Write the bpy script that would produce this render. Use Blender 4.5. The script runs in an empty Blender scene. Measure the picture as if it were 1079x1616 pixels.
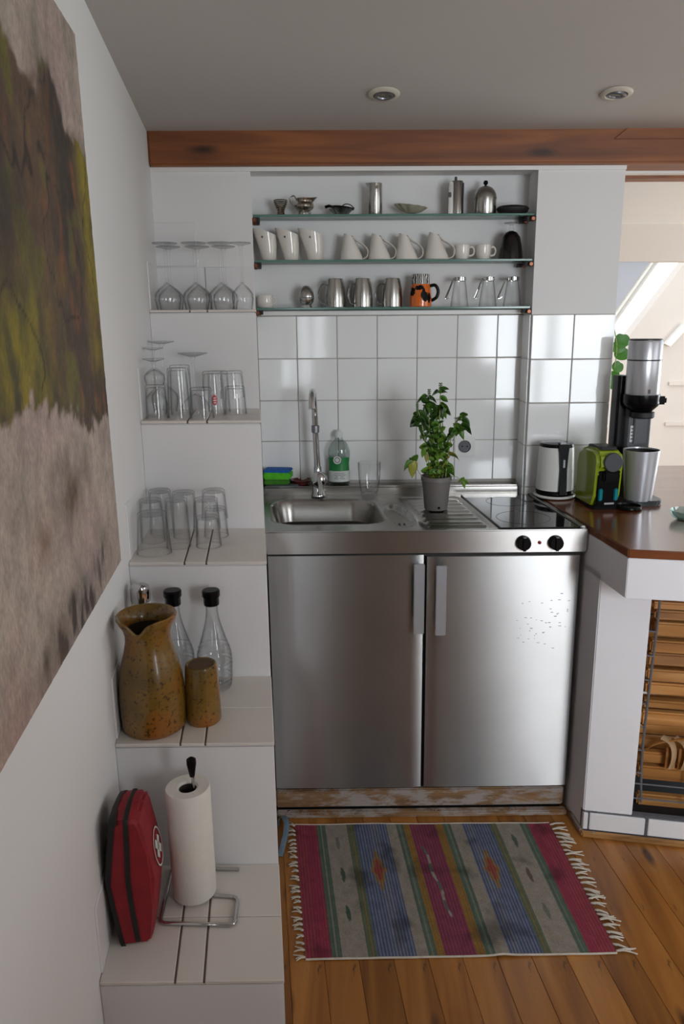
import bpy, bmesh, math, random
from mathutils import Vector, Matrix, noise

# ---------------------------------------------------------------- camera, world, lights, exposure
SC = bpy.context.scene
COL = SC.collection
PI = math.pi
SH = -0.1271                      # the side walls of this attic kitchen are not square to the back wall


def S(x, y, z=0.0):
    """plan coordinates (x along the back wall, y along the slanting side walls) -> world"""
    return Vector((x + SH * y, y, z))


cam_d = bpy.data.cameras.new('camera')
cam = bpy.data.objects.new('camera', cam_d)
COL.objects.link(cam)
SC.camera = cam
yaw, pit, rol, foc = .0091, .2444, -.0067, 1185.39
fw = Vector((math.sin(yaw) * math.cos(pit), math.cos(yaw) * math.cos(pit), -math.sin(pit)))
rt = Vector((math.cos(yaw), -math.sin(yaw), 0))
up = rt.cross(fw)
r2 = rt * math.cos(rol) + up * math.sin(rol)
u2 = up * math.cos(rol) - rt * math.sin(rol)
M = Matrix((r2, u2, -fw)).transposed().to_4x4()
M.translation = Vector((.3548, -2.8382, 1.6275))
cam.matrix_world = M
cam_d.sensor_fit = 'VERTICAL'
cam_d.sensor_height = 36
cam_d.sensor_width = 24
cam_d.lens = foc * 36 / 1616
cam_d.shift_x = -30.82 / 1616
cam_d.clip_start = .05

world = bpy.data.worlds.new('sky')
SC.world = world
world.use_nodes = True
wn = world.node_tree.nodes
wl = world.node_tree.links
bg = wn['Background']
tc = wn.new('ShaderNodeTexCoord')
sx = wn.new('ShaderNodeSeparateXYZ')
rp = wn.new('ShaderNodeValToRGB')
rp.color_ramp.elements[0].position = .44
rp.color_ramp.elements[0].color = (.10, .13, .07, 1)
rp.color_ramp.elements[1].position = .54
rp.color_ramp.elements[1].color = (.92, .96, 1, 1)
mp = wn.new('ShaderNodeMapRange')
mp.inputs['From Min'].default_value = -1
mp.inputs['From Max'].default_value = 1
wl.new(tc.outputs['Generated'], sx.inputs[0])
wl.new(sx.outputs['Z'], mp.inputs['Value'])
wl.new(mp.outputs[0], rp.inputs[0])
wl.new(rp.outputs[0], bg.inputs[0])
bg.inputs[1].default_value = 1.8


def area(name, loc, target, sx_, sy_, power, col=(1, 1, 1)):
    d = bpy.data.lights.new(name, 'AREA')
    d.shape = 'RECTANGLE'
    d.size, d.size_y = sx_, sy_
    d.energy = power
    d.color = col
    o = bpy.data.objects.new(name, d)
    o.location = loc
    o.rotation_euler = (Vector(target) - Vector(loc)).to_track_quat('-Z', 'Y').to_euler()
    COL.objects.link(o)
    return o


# daylight entering through the windows of the room (behind the camera, on the right, in the next room)
area('window_light', (-.10, -4.32, 1.22), (-.10, 0, 1.22), .24, 1.6, 9, (.86, .93, 1))
area('window_light', (2.05, -4.32, 1.5), (2.05, 0, 1.5), 1.3, 1.35, 80, (.88, .94, 1))
area('window_light', (3.62, -1.9, 1.6), (.6, .2, 1.5), 1.7, 1.2, 9, (.92, .96, 1))
area('window_light', (3.72, .9, 1.15), (1.4, .8, 2.0), 1.2, 1.0, 34, (.90, .96, 1))

SC.view_settings.view_transform = 'Standard'
SC.view_settings.look = 'None'
SC.view_settings.exposure = 0.02
SC.view_settings.gamma = 1
SC.view_settings.use_curve_mapping = False
SC.cycles.transparent_max_bounces = 40
SC.cycles.max_bounces = 10
SC.cycles.caustics_reflective = False
SC.cycles.caustics_refractive = False


# ---------------------------------------------------------------- materials
def lin(h):
    if isinstance(h, str):
        h = h.lstrip('#')
        c = [int(h[i:i + 2], 16) / 255 for i in (0, 2, 4)]
    else:
        c = [v / 255 for v in h]
    return tuple(v / 12.92 if v <= .04045 else ((v + .055) / 1.055) ** 2.4 for v in c)


def base_mat(name):
    m = bpy.data.materials.new(name)
    m.use_nodes = True
    nt = m.node_tree
    return m, nt, nt.nodes, nt.links, nt.nodes['Principled BSDF']


def mat(name, col, rough=.5, metal=0, var=0.06, scale=8, bump=0, bscale=60, stretch=None, coat=0, spec=None):
    """plain material with a little procedural colour variation and relief"""
    m, nt, n, l, b = base_mat(name)
    c = lin(col)
    tc = n.new('ShaderNodeTexCoord')
    mpg = n.new('ShaderNodeMapping')
    l.new(tc.outputs['Object'], mpg.inputs[0])
    if stretch:
        mpg.inputs['Scale'].default_value = stretch
    nz = n.new('ShaderNodeTexNoise')
    nz.inputs['Scale'].default_value = scale
    nz.inputs['Detail'].default_value = 4
    l.new(mpg.outputs[0], nz.inputs[0])
    r = n.new('ShaderNodeValToRGB')
    r.color_ramp.elements[0].position = .3
    r.color_ramp.elements[1].position = .7
    r.color_ramp.elements[0].color = tuple(v * (1 - var) for v in c) + (1,)
    r.color_ramp.elements[1].color = tuple(min(1, v * (1 + var)) for v in c) + (1,)
    l.new(nz.outputs[0], r.inputs[0])
    l.new(r.outputs[0], b.inputs['Base Color'])
    b.inputs['Roughness'].default_value = rough
    b.inputs['Metallic'].default_value = metal
    if coat:
        b.inputs['Coat Weight'].default_value = coat
        b.inputs['Coat Roughness'].default_value = .08
    if spec is not None:
        b.inputs['Specular IOR Level'].default_value = spec
    if bump:
        nb = n.new('ShaderNodeTexNoise')
        nb.inputs['Scale'].default_value = bscale
        nb.inputs['Detail'].default_value = 3
        l.new(mpg.outputs[0], nb.inputs[0])
        bp = n.new('ShaderNodeBump')
        bp.inputs['Strength'].default_value = bump
        bp.inputs['Distance'].default_value = .002
        l.new(nb.outputs[0], bp.inputs['Height'])
        l.new(bp.outputs[0], b.inputs['Normal'])
    return m


def wood(name, c_dark, c_mid, c_light, axis='X', rough=.45, scale=1.0, knots=True, rand=True, coat=0, dirt=None):
    m, nt, n, l, b = base_mat(name)
    tc = n.new('ShaderNodeTexCoord')
    mpg = n.new('ShaderNodeMapping')
    l.new(tc.outputs['Object'], mpg.inputs[0])
    st = {'X': (1.2, 14, 14), 'Y': (14, 1.2, 14), 'Z': (14, 14, 1.2)}[axis]
    mpg.inputs['Scale'].default_value = tuple(v * scale for v in st)
    oi = n.new('ShaderNodeObjectInfo')
    if rand:
        cm = n.new('ShaderNodeCombineXYZ')
        ml = n.new('ShaderNodeMath')
        ml.operation = 'MULTIPLY'
        ml.inputs[1].default_value = 37
        l.new(oi.outputs['Random'], ml.inputs[0])
        for k in range(3):
            l.new(ml.outputs[0], cm.inputs[k])
        l.new(cm.outputs[0], mpg.inputs['Location'])
    nz = n.new('ShaderNodeTexNoise')
    nz.inputs['Scale'].default_value = 1.6
    nz.inputs['Detail'].default_value = 6
    nz.inputs['Distortion'].default_value = .8
    l.new(mpg.outputs[0], nz.inputs[0])
    r = n.new('ShaderNodeValToRGB')
    e = r.color_ramp.elements
    e[0].position, e[1].position = .28, .72
    e[0].color = lin(c_dark) + (1,)
    e[1].color = lin(c_light) + (1,)
    k = e.new(.5)
    k.color = lin(c_mid) + (1,)
    l.new(nz.outputs[0], r.inputs[0])
    cur = r.outputs[0]
    if knots:
        m2 = n.new('ShaderNodeMapping')
        ks = {'X': (3, 11, 11), 'Y': (11, 3.2, 11), 'Z': (11, 11, 3)}[axis]
        m2.inputs['Scale'].default_value = ks
        l.new(tc.outputs['Object'], m2.inputs[0])
        if rand:
            l.new(cm.outputs[0], m2.inputs['Location'])
        vo = n.new('ShaderNodeTexVoronoi')
        vo.inputs['Scale'].default_value = 1.0
        l.new(m2.outputs[0], vo.inputs[0])
        r3 = n.new('ShaderNodeValToRGB')
        r3.color_ramp.elements[0].position = .07
        r3.color_ramp.elements[1].position = .20
        l.new(vo.outputs['Distance'], r3.inputs[0])
        mx = n.new('ShaderNodeMix')
        mx.data_type = 'RGBA'
        l.new(r3.outputs[0], mx.inputs['Factor'])
        mx.inputs['A'].default_value = tuple(v * .35 for v in lin(c_dark)) + (1,)
        l.new(cur, mx.inputs['B'])
        cur = mx.outputs['Result']
    if rand:
        hv = n.new('ShaderNodeHueSaturation')
        mr = n.new('ShaderNodeMapRange')
        mr.inputs['To Min'].default_value = .78
        mr.inputs['To Max'].default_value = 1.18
        l.new(oi.outputs['Random'], mr.inputs['Value'])
        l.new(mr.outputs[0], hv.inputs['Value'])
        l.new(cur, hv.inputs['Color'])
        cur = hv.outputs[0]
    if dirt:
        nd = n.new('ShaderNodeTexNoise')
        nd.inputs['Scale'].default_value = dirt[1]
        nd.inputs['Detail'].default_value = 8
        nd.inputs['Roughness'].default_value = .7
        md = n.new('ShaderNodeMapping')
        md.inputs['Scale'].default_value = dirt[3] if len(dirt) > 3 else (1, 1, 1)
        l.new(tc.outputs['Object'], md.inputs[0])
        l.new(md.outputs[0], nd.inputs[0])
        rd = n.new('ShaderNodeValToRGB')
        rd.color_ramp.elements[0].position = dirt[2]
        rd.color_ramp.elements[1].position = dirt[2] + .09
        l.new(nd.outputs[0], rd.inputs[0])
        mx = n.new('ShaderNodeMix')
        mx.data_type = 'RGBA'
        l.new(rd.outputs[0], mx.inputs['Factor'])
        l.new(cur, mx.inputs['A'])
        mx.inputs['B'].default_value = lin(dirt[0]) + (1,)
        cur = mx.outputs['Result']
    l.new(cur, b.inputs['Base Color'])
    b.inputs['Roughness'].default_value = rough
    if coat:
        b.inputs['Coat Weight'].default_value = coat
        b.inputs['Coat Roughness'].default_value = .15
    bp = n.new('ShaderNodeBump')
    bp.inputs['Strength'].default_value = .25
    bp.inputs['Distance'].default_value = .002
    l.new(nz.outputs[0], bp.inputs['Height'])
    l.new(bp.outputs[0], b.inputs['Normal'])
    return m


def steel(name, col, rough=.28, brush=None, bump=.05, bscale=30, var=.08):
    m = mat(name, col, rough, 1.0, var, 5)
    if brush:
        n, l = m.node_tree.nodes, m.node_tree.links
        b = n['Principled BSDF']
        tc = n.new('ShaderNodeTexCoord')
        mpg = n.new('ShaderNodeMapping')
        mpg.inputs['Scale'].default_value = brush
        l.new(tc.outputs['Object'], mpg.inputs[0])
        nb = n.new('ShaderNodeTexNoise')
        nb.inputs['Scale'].default_value = bscale
        nb.inputs['Detail'].default_value = 2
        l.new(mpg.outputs[0], nb.inputs[0])
        bp = n.new('ShaderNodeBump')
        bp.inputs['Strength'].default_value = bump
        bp.inputs['Distance'].default_value = .001
        l.new(nb.outputs[0], bp.inputs['Height'])
        l.new(bp.outputs[0], b.inputs['Normal'])
    return m


def thin_glass(name, edge=(.45, .47, .48), face=(.97, .98, .98), refl=.08, power=2.6, rough=.02):
    """clear glass surface: lets light straight through, tints and reflects towards grazing angles"""
    m, nt, n, l, b = base_mat(name)
    n.remove(b)
    out = n['Material Output']
    lw = n.new('ShaderNodeLayerWeight')
    lw.inputs['Blend'].default_value = .5
    pw = n.new('ShaderNodeMath')
    pw.operation = 'POWER'
    pw.inputs[1].default_value = power
    l.new(lw.outputs['Facing'], pw.inputs[0])
    mc = n.new('ShaderNodeMix')
    mc.data_type = 'RGBA'
    mc.inputs['A'].default_value = face + (1,)
    mc.inputs['B'].default_value = edge + (1,)
    l.new(pw.outputs[0], mc.inputs['Factor'])
    tr = n.new('ShaderNodeBsdfTransparent')
    l.new(mc.outputs['Result'], tr.inputs[0])
    gl = n.new('ShaderNodeBsdfGlossy')
    gl.inputs['Roughness'].default_value = rough
    mr = n.new('ShaderNodeMapRange')
    mr.inputs['To Min'].default_value = refl
    mr.inputs['To Max'].default_value = .55
    l.new(pw.outputs[0], mr.inputs['Value'])
    ms = n.new('ShaderNodeMixShader')
    l.new(mr.outputs[0], ms.inputs[0])
    l.new(tr.outputs[0], ms.inputs[1])
    l.new(gl.outputs[0], ms.inputs[2])
    l.new(ms.outputs[0], out.inputs[0])
    return m


def vcol_mat(name, rough=.8, bump=.3, bscale=200, stretch=(1, 1, 1)):
    m, nt, n, l, b = base_mat(name)
    a = n.new('ShaderNodeAttribute')
    a.attribute_name = 'Col'
    tc = n.new('ShaderNodeTexCoord')
    mpg = n.new('ShaderNodeMapping')
    mpg.inputs['Scale'].default_value = stretch
    l.new(tc.outputs['Object'], mpg.inputs[0])
    nb = n.new('ShaderNodeTexNoise')
    nb.inputs['Scale'].default_value = bscale
    nb.inputs['Detail'].default_value = 4
    l.new(mpg.outputs[0], nb.inputs[0])
    mr = n.new('ShaderNodeMapRange')
    mr.inputs['From Min'].default_value = .3
    mr.inputs['From Max'].default_value = .7
    mr.inputs['To Min'].default_value = .8
    mr.inputs['To Max'].default_value = 1.15
    l.new(nb.outputs[0], mr.inputs['Value'])
    hv = n.new('ShaderNodeHueSaturation')
    l.new(mr.outputs[0], hv.inputs['Value'])
    l.new(a.outputs['Color'], hv.inputs['Color'])
    l.new(hv.outputs[0], b.inputs['Base Color'])
    b.inputs['Roughness'].default_value = rough
    bp = n.new('ShaderNodeBump')
    bp.inputs['Strength'].default_value = bump
    bp.inputs['Distance'].default_value = .001
    l.new(nb.outputs[0], bp.inputs['Height'])
    l.new(bp.outputs[0], b.inputs['Normal'])
    return m


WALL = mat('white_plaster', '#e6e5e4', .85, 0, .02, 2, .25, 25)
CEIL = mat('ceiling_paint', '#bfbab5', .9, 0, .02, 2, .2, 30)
GROUT = mat('tile_grout', '#b3ada6', .9, 0, .1, 30)
TILE = mat('white_glazed_tile', '#ededec', .08, 0, .015, 3, .10, 9)
TREADTILE = mat('cream_matt_tile', '#ded6ce', .3, 0, .03, 5, .05, 20)
STAIRW = mat('white_step_paint', '#e4e2e2', .55, 0, .02, 4, .12, 20)
DARKGROUT = mat('dark_grey_grout', '#5b5c61', .9, 0, .12, 40)
TREADGROUT = mat('brown_grout', '#6f635a', .9, 0, .12, 40)
PLINTHTILE = mat('white_plinth_tile', '#e8e8ea', .2, 0, .02, 5)
PILLAR = mat('white_painted_masonry', '#ededf1', .7, 0, .02, 5, .15, 30)
BEIGE = mat('beige_wall_paint', '#d8cfc7', .9, 0, .02, 2)
BLUEGREY = mat('blue_grey_panel', '#c3cad6', .7, 0, .03, 3)
WHITEPAINT = mat('white_gloss_paint', '#ecebe8', .4, 0, .02, 4)
BEAMW = wood('brown_beam_wood', '#64381b', '#834b25', '#9c5e2d', 'X', .5, .8, True, False)
FLOORW = wood('pine_floorboard', '#7c4a1c', '#a2682c', '#b87d3c', 'Y', .38, .7, True, True, .25,
              dirt=('#4a3420', 7, .60, (6, 1.4, 1)))
WORKTOPW = wood('reddish_worktop_wood', '#552b14', '#713c1d', '#864d28', 'X', .22, .5, False, False, .5)
PLINTHW = wood('weathered_plinth_wood', '#4f3826', '#846343', '#a0805c', 'X', .7, 1.2, True, False,
               dirt=('#a0968f', 5, .47, (1.6, 1, 5)))
MOULDW = wood('pine_moulding', '#7d5730', '#a97c48', '#bd9560', 'X', .5, 1, False, False)
SLATW = wood('pine_slat', '#8a5a2c', '#b07a40', '#c99a60', 'X', .5, 1, False, True)


def brushed(name, col, rough, aniso):
    m = mat(name, col, rough, 1.0, .05, 4)
    n, l = m.node_tree.nodes, m.node_tree.links
    b = n['Principled BSDF']
    tg = n.new('ShaderNodeTangent')
    tg.direction_type = 'UV_MAP'
    l.new(tg.outputs[0], b.inputs['Tangent'])
    b.inputs['Anisotropic'].default_value = aniso
    tc = n.new('ShaderNodeTexCoord')
    mpg = n.new('ShaderNodeMapping')
    mpg.inputs['Scale'].default_value = (1.5, 1.5, 900)
    l.new(tc.outputs['Object'], mpg.inputs[0])
    nb = n.new('ShaderNodeTexNoise')
    nb.inputs['Scale'].default_value = 1
    nb.inputs['Detail'].default_value = 2
    l.new(mpg.outputs[0], nb.inputs[0])
    bp = n.new('ShaderNodeBump')
    bp.inputs['Strength'].default_value = 1
    bp.inputs['Distance'].default_value = .00012
    l.new(nb.outputs[0], bp.inputs['Height'])
    l.new(bp.outputs[0], b.inputs['Normal'])
    return m


def uv_zx(o):
    """u runs up the panel, v across it, for the direction of the brushing"""
    me = o.data
    uv = me.uv_layers.new(name='UVMap')
    for lp in me.loops:
        c = me.vertices[lp.vertex_index].co
        uv.data[lp.index].uv = (c.z + c.y * .3, c.x)


STEEL_DOOR = brushed('brushed_steel_door', '#bcbcbb', .33, 1.0)
STEEL_TOP = steel('worn_steel_top', '#a9a6a1', .27, (3, 3, 3), .04, 20)
STEEL_BASIN = steel('basin_steel', '#9a9791', .3, (3, 3, 3), .05, 30)
STEEL_CAN = steel('brushed_steel_ware', '#b5b2ad', .25, (1, 1, 60), .05, 22)
CHROME = steel('chrome', '#c8c8c8', .07)
OLDSILVER = steel('tarnished_silver', '#a39a8c', .25, (4, 4, 4), .15, 20, .25)
ALU = steel('grey_aluminium', '#8e8e92', .38)
SILVERP = mat('silver_lacquer', '#bcbdc1', .3, .55, .03, 5)
HANDLEM = mat('silver_grey_handle', '#a2a2a6', .4, .3, .03, 5)
COPPER = steel('copper_cap', '#7f5443', .4)
BLACK = mat('black_plastic', '#0b0b0c', .25, 0, .1, 10, spec=.18)
BLACKM = mat('matt_black', '#161514', .6, 0, .1, 10)
HOBGLASS = mat('black_ceramic_hob', '#0b0b0c', .04, 0, .1, 5, coat=.5)
HOBRING = mat('grey_zone_print', '#3c3c3e', .2)
RED_LAMP = mat('red_indicator', '#7a1014', .2)
WHITEC = mat('white_glazed_china', '#dfd9d1', .15, 0, .02, 6, coat=.3)
WHITEP = mat('white_plastic', '#dcdcd8', .3, 0, .02, 6)
GREENP = mat('lime_green_plastic', '#86991a', .25, 0, .05, 6, coat=.3)
DARKGREY = mat('dark_grey_plastic', '#3a3b3f', .35, 0, .05, 8)
POTGREY = mat('grey_plastic_pot', '#6e6965', .45, 0, .05, 8)
SOIL = mat('potting_soil', '#241a13', .95, 0, .3, 60, .6, 80)
GLASS = thin_glass('clear_glass', (.26, .28, .29), (.991, .992, .992), .028, 3.8)
GLASSB = thin_glass('clear_bottle_glass', (.36, .39, .41), (.985, .988, .99), .02, 3.2)
SHELFGLASS = thin_glass('shelf_glass', (.62, .72, .69), (.93, .965, .955), .05, 2.5)
SHELFEDGE = mat('green_glass_edge', '#5d8278', .15, 0, .1, 10)
SOAPGLASS = thin_glass('clear_soap_bottle', (.4, .46, .44), (.82, .86, .84), .05, 1.6)
DARKGLASS = thin_glass('dark_purple_glass', (.02, .015, .02), (.11, .06, .08), .06, 2)
ZEBRA_O = mat('orange_glaze', '#d8681a', .2, 0, .05, 8, coat=.4)
TEALG = mat('teal_glossy', '#127a86', .1, 0, .1, 6, coat=.5)
GREENLABEL = mat('green_label', '#1f7a3a', .4, 0, .15, 30)
WHITELABEL = mat('white_label', '#cfd3cf', .5, 0, .05, 30)
REDLOGO = mat('red_print', '#b8252c', .4)
SP_BLUE = mat('blue_scourer', '#1d5fae', .9, 0, .2, 60, .6, 200)
SP_GREEN = mat('green_sponge', '#58c22a', .9, 0, .15, 60, .6, 200)
SP_DKGREEN = mat('olive_sponge', '#3f7d22', .9, 0, .15, 60, .6, 200)
CLOTHG = mat('grey_cloth', '#5d6468', .9, 0, .1, 40)
DARKRED = mat('dark_red_glaze', '#5a1416', .15, 0, .1, 10, coat=.4)
REDBAG = mat('red_nylon', '#8c1622', .6, 0, .12, 40, .3, 300)
TOWEL = mat('paper_towel', '#e2ddd4', .95, 0, .02, 30, .35, 160)
CARD = mat('brown_cardboard', '#3a2f28', .9, 0, .1, 20)
LEAFM = {}
for nm, c in (('dark', '#31561a'), ('mid', '#497324'), ('light', '#678d2e'), ('yellow', '#93913a')):
    LEAFM[nm] = mat('basil_leaf_' + nm, c, .4, 0, .25, 30, .3, 60)
STEMM = mat('basil_stem', '#8f9a63', .5, 0, .15, 20)
FLOWERM = mat('basil_flower', '#55703a', .6, 0, .15, 40)
VINE = mat('vine_leaf', '#3f7a1f', .4, 0, .15, 20)
FRINGE = mat('rug_fringe', '#c9bfb0', .95, 0, .1, 60, .4, 200)
RUGM = vcol_mat('woven_rug', .95, .5, 260, (1, 1, 1))
PAINTM = vcol_mat('canvas_painting', .75, .4, 160, (1, 1, .6))
CANVAS = mat('canvas_edge', '#6d5a45', .9)
BLUERIB = mat('blue_grey_ribbon', '#6f8494', .7, 0, .1, 30)
SCREWM = steel('screw_metal', '#9a9a98', .3)
PALEGLASS = thin_glass('pale_teal_glass', (.45, .62, .6), (.72, .83, .82), .1, 1.5)
WIRE = mat('dark_wire', '#6d6e73', .5, .3, .1, 10)
DARKIN = mat('dark_firebrick', '#15161d', .8, 0, .1, 10)
STONE = None


def stoneware():
    m, nt, n, l, b = base_mat('brown_stoneware')
    tc = n.new('ShaderNodeTexCoord')
    a = n.new('ShaderNodeTexNoise')
    a.inputs['Scale'].default_value = 9
    a.inputs['Detail'].default_value = 5
    l.new(tc.outputs['Object'], a.inputs[0])
    r = n.new('ShaderNodeValToRGB')
    e = r.color_ramp.elements
    e[0].position, e[1].position = .32, .68
    e[0].color = lin('#5f4a1c') + (1,)
    e[1].color = lin('#94571f') + (1,)
    k = e.new(.5)
    k.color = lin('#7a5a20') + (1,)
    l.new(a.outputs[0], r.inputs[0])
    s = n.new('ShaderNodeTexNoise')
    s.inputs['Scale'].default_value = 130
    s.inputs['Detail'].default_value = 5
    l.new(tc.outputs['Object'], s.inputs[0])
    r2_ = n.new('ShaderNodeValToRGB')
    r2_.color_ramp.elements[0].position = .56
    r2_.color_ramp.elements[1].position = .67
    l.new(s.outputs[0], r2_.inputs[0])
    mx = n.new('ShaderNodeMix')
    mx.data_type = 'RGBA'
    l.new(r2_.outputs[0], mx.inputs['Factor'])
    l.new(r.outputs[0], mx.inputs['A'])
    mx.inputs['B'].default_value = lin('#3b2a14') + (1,)
    l.new(mx.outputs['Result'], b.inputs['Base Color'])
    b.inputs['Roughness'].default_value = .28
    b.inputs['Coat Weight'].default_value = .25
    bp = n.new('ShaderNodeBump')
    bp.inputs['Strength'].default_value = .2
    bp.inputs['Distance'].default_value = .002
    l.new(a.outputs[0], bp.inputs['Height'])
    l.new(bp.outputs[0], b.inputs['Normal'])
    return m


STONE = stoneware()
STONE_IN = mat('stoneware_inside', '#3a322a', .3, 0, .1, 20)


def zebra():
    m, nt, n, l, b = base_mat('zebra_print')
    tc = n.new('ShaderNodeTexCoord')
    w = n.new('ShaderNodeTexWave')
    w.inputs['Scale'].default_value = 45
    w.inputs['Distortion'].default_value = 6
    w.inputs['Detail'].default_value = 1
    l.new(tc.outputs['Object'], w.inputs[0])
    r = n.new('ShaderNodeValToRGB')
    r.color_ramp.interpolation = 'CONSTANT'
    r.color_ramp.elements[0].color = (.01, .01, .01, 1)
    r.color_ramp.elements[1].position = .5
    r.color_ramp.elements[1].color = (.6, .58, .55, 1)
    l.new(w.outputs[0], r.inputs[0])
    l.new(r.outputs[0], b.inputs['Base Color'])
    b.inputs['Roughness'].default_value = .25
    return m


ZEBRA = zebra()


# ---------------------------------------------------------------- mesh helpers
def finish(bm, ang=35):
    bmesh.ops.recalc_face_normals(bm, faces=bm.faces)
    return bm


def obj(name, bm, material, parent=None, loc=None, smooth=True, ang=38, recalc=True):
    if recalc:
        bmesh.ops.recalc_face_normals(bm, faces=bm.faces)
    me = bpy.data.meshes.new(name)
    bm.to_mesh(me)
    bm.free()
    for mt in (material if isinstance(material, (list, tuple)) else [material]):
        me.materials.append(mt)
    if smooth:
        me.polygons.foreach_set('use_smooth', [True] * len(me.polygons))
        me.set_sharp_from_angle(angle=math.radians(ang))
    o = bpy.data.objects.new(name, me)
    COL.objects.link(o)
    if parent is not None:
        o.parent = parent
    if loc is not None:
        o.location = loc
    return o


def tag(o, label, cat, group=None):
    o['label'] = label
    o['category'] = cat
    if group:
        o['group'] = group
    return o


def thing(name, label, cat, loc=(0, 0, 0), rz=0, group=None):
    o = bpy.data.objects.new(name, None)
    o.empty_display_size = .05
    COL.objects.link(o)
    o.location = loc
    o.rotation_euler = (0, 0, rz)
    return tag(o, label, cat, group)


def struct(name, bm, m, parent=None, **k):
    o = obj(name, bm, m, parent, **k)
    if parent is None:
        o['kind'] = 'structure'
    return o


def dup(root, loc, rz=0, label=None, scale=None):
    r = root.copy()
    COL.objects.link(r)
    r.location = loc
    r.rotation_euler = (0, 0, rz)
    if scale:
        r.scale = scale
    if label:
        r['label'] = label
    for ch in list(root.children):
        c = ch.copy()
        COL.objects.link(c)
        c.parent = r
        for g in ch.children:
            d = g.copy()
            COL.objects.link(d)
            d.parent = c
    return r


def B():
    return bmesh.new()


def add_hex(bm, pts):
    """pts: 8 corners, bottom 4 ccw then top 4"""
    v = [bm.verts.new(p) for p in pts]
    fs = [bm.faces.new([v[i] for i in q]) for q in ((3, 2, 1, 0), (4, 5, 6, 7), (0, 1, 5, 4), (1, 2, 6, 5), (2, 3, 7, 6), (3, 0, 4, 7))]
    return v, fs


def bevel(bm, w, seg=2, edges=None):
    bmesh.ops.bevel(bm, geom=edges or list(bm.edges), offset=w, segments=seg, affect='EDGES', clamp_overlap=True)
    return bm


def abox(x0, x1, y0, y1, z0, z1, bm=None, bev=0, o=None):
    """box in plan coordinates, sheared into the slanting room; o = world origin to subtract"""
    new = bm is None
    bm = bm or B()
    o = o or Vector((0, 0, 0))
    add_hex(bm, [S(x, y, z) - o for z in (z0, z1) for x, y in ((x0, y0), (x1, y0), (x1, y1), (x0, y1))])
    if new and bev:
        bevel(bm, bev, 2)
    return bm


def box(x0, x1, y0, y1, z0, z1, bm=None, bev=0, seg=2):
    new = bm is None
    bm = bm or B()
    add_hex(bm, [Vector((x, y, z)) for z in (z0, z1) for x, y in ((x0, y0), (x1, y0), (x1, y1), (x0, y1))])
    if new and bev:
        bevel(bm, bev, seg)
    return bm


def lathe(prof, seg=32, bm=None, center=(0, 0), fn=None):
    bm = bm or B()
    rings = []
    for r, z in prof:
        if r < 1e-6:
            rings.append([bm.verts.new((center[0], center[1], z))])
        else:
            rings.append([bm.verts.new(fn(r, z, 2 * PI * k / seg) if fn else (center[0] + r * math.cos(2 * PI * k / seg), center[1] + r * math.sin(2 * PI * k / seg), z)) for k in range(seg)])
    for a, b in zip(rings, rings[1:]):
        if len(a) == 1 and len(b) == 1:
            continue
        for k in range(seg):
            j = (k + 1) % seg
            if len(a) == 1:
                bm.faces.new((a[0], b[k], b[j]))
            elif len(b) == 1:
                bm.faces.new((a[k], b[0], a[j]))
            else:
                bm.faces.new((a[k], b[k], b[j], a[j]))
    return bm


def smoothpath(pts, n=6, closed=False):
    """Catmull-Rom through points"""
    pts = [Vector(p) for p in pts]
    out = []
    N = len(pts)
    rng = range(N if closed else N - 1)
    for i in rng:
        if closed:
            p0, p1, p2, p3 = pts[(i - 1) % N], pts[i], pts[(i + 1) % N], pts[(i + 2) % N]
        else:
            p0, p1, p2, p3 = pts[max(i - 1, 0)], pts[i], pts[i + 1], pts[min(i + 2, N - 1)]
        for k in range(n):
            t = k / n
            out.append(.5 * ((2 * p1) + (p2 - p0) * t + (2 * p0 - 5 * p1 + 4 * p2 - p3) * t * t + (3 * p1 - p0 - 3 * p2 + p3) * t ** 3))
    if not closed:
        out.append(pts[-1])
    return out


def tube(path, r, seg=8, bm=None, closed=False, flat=None):
    """sweep a circle (or ellipse: flat=(rx, rn)) along a path; r may be a list"""
    bm = bm or B()
    path = [Vector(p) for p in path]
    n = len(path)
    tang = []
    for i in range(n):
        a = path[(i - 1) % n] if (closed or i > 0) else path[i]
        b = path[(i + 1) % n] if (closed or i < n - 1) else path[i]
        t = (b - a)
        tang.append(t.normalized() if t.length > 1e-9 else Vector((0, 0, 1)))
    ref = Vector((0, 0, 1)) if abs(tang[0].z) < .9 else Vector((1, 0, 0))
    nrm = (ref - tang[0] * ref.dot(tang[0])).normalized()
    rings = []
    for i in range(n):
        nrm = (nrm - tang[i] * nrm.dot(tang[i])).normalized()
        bi = tang[i].cross(nrm)
        rr = r[i] if isinstance(r, (list, tuple)) else r
        ra, rb = (rr * flat[0], rr * flat[1]) if flat else (rr, rr)
        rings.append([bm.verts.new(path[i] + nrm * (rb * math.cos(2 * PI * k / seg)) + bi * (ra * math.sin(2 * PI * k / seg))) for k in range(seg)])
    for i in range(n if closed else n - 1):
        a, b = rings[i], rings[(i + 1) % n]
        for k in range(seg):
            j = (k + 1) % seg
            bm.faces.new((a[k], a[j], b[j], b[k]))
    if not closed:
        bm.faces.new(rings[0][::-1])
        bm.faces.new(rings[-1])
    return bm


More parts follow.
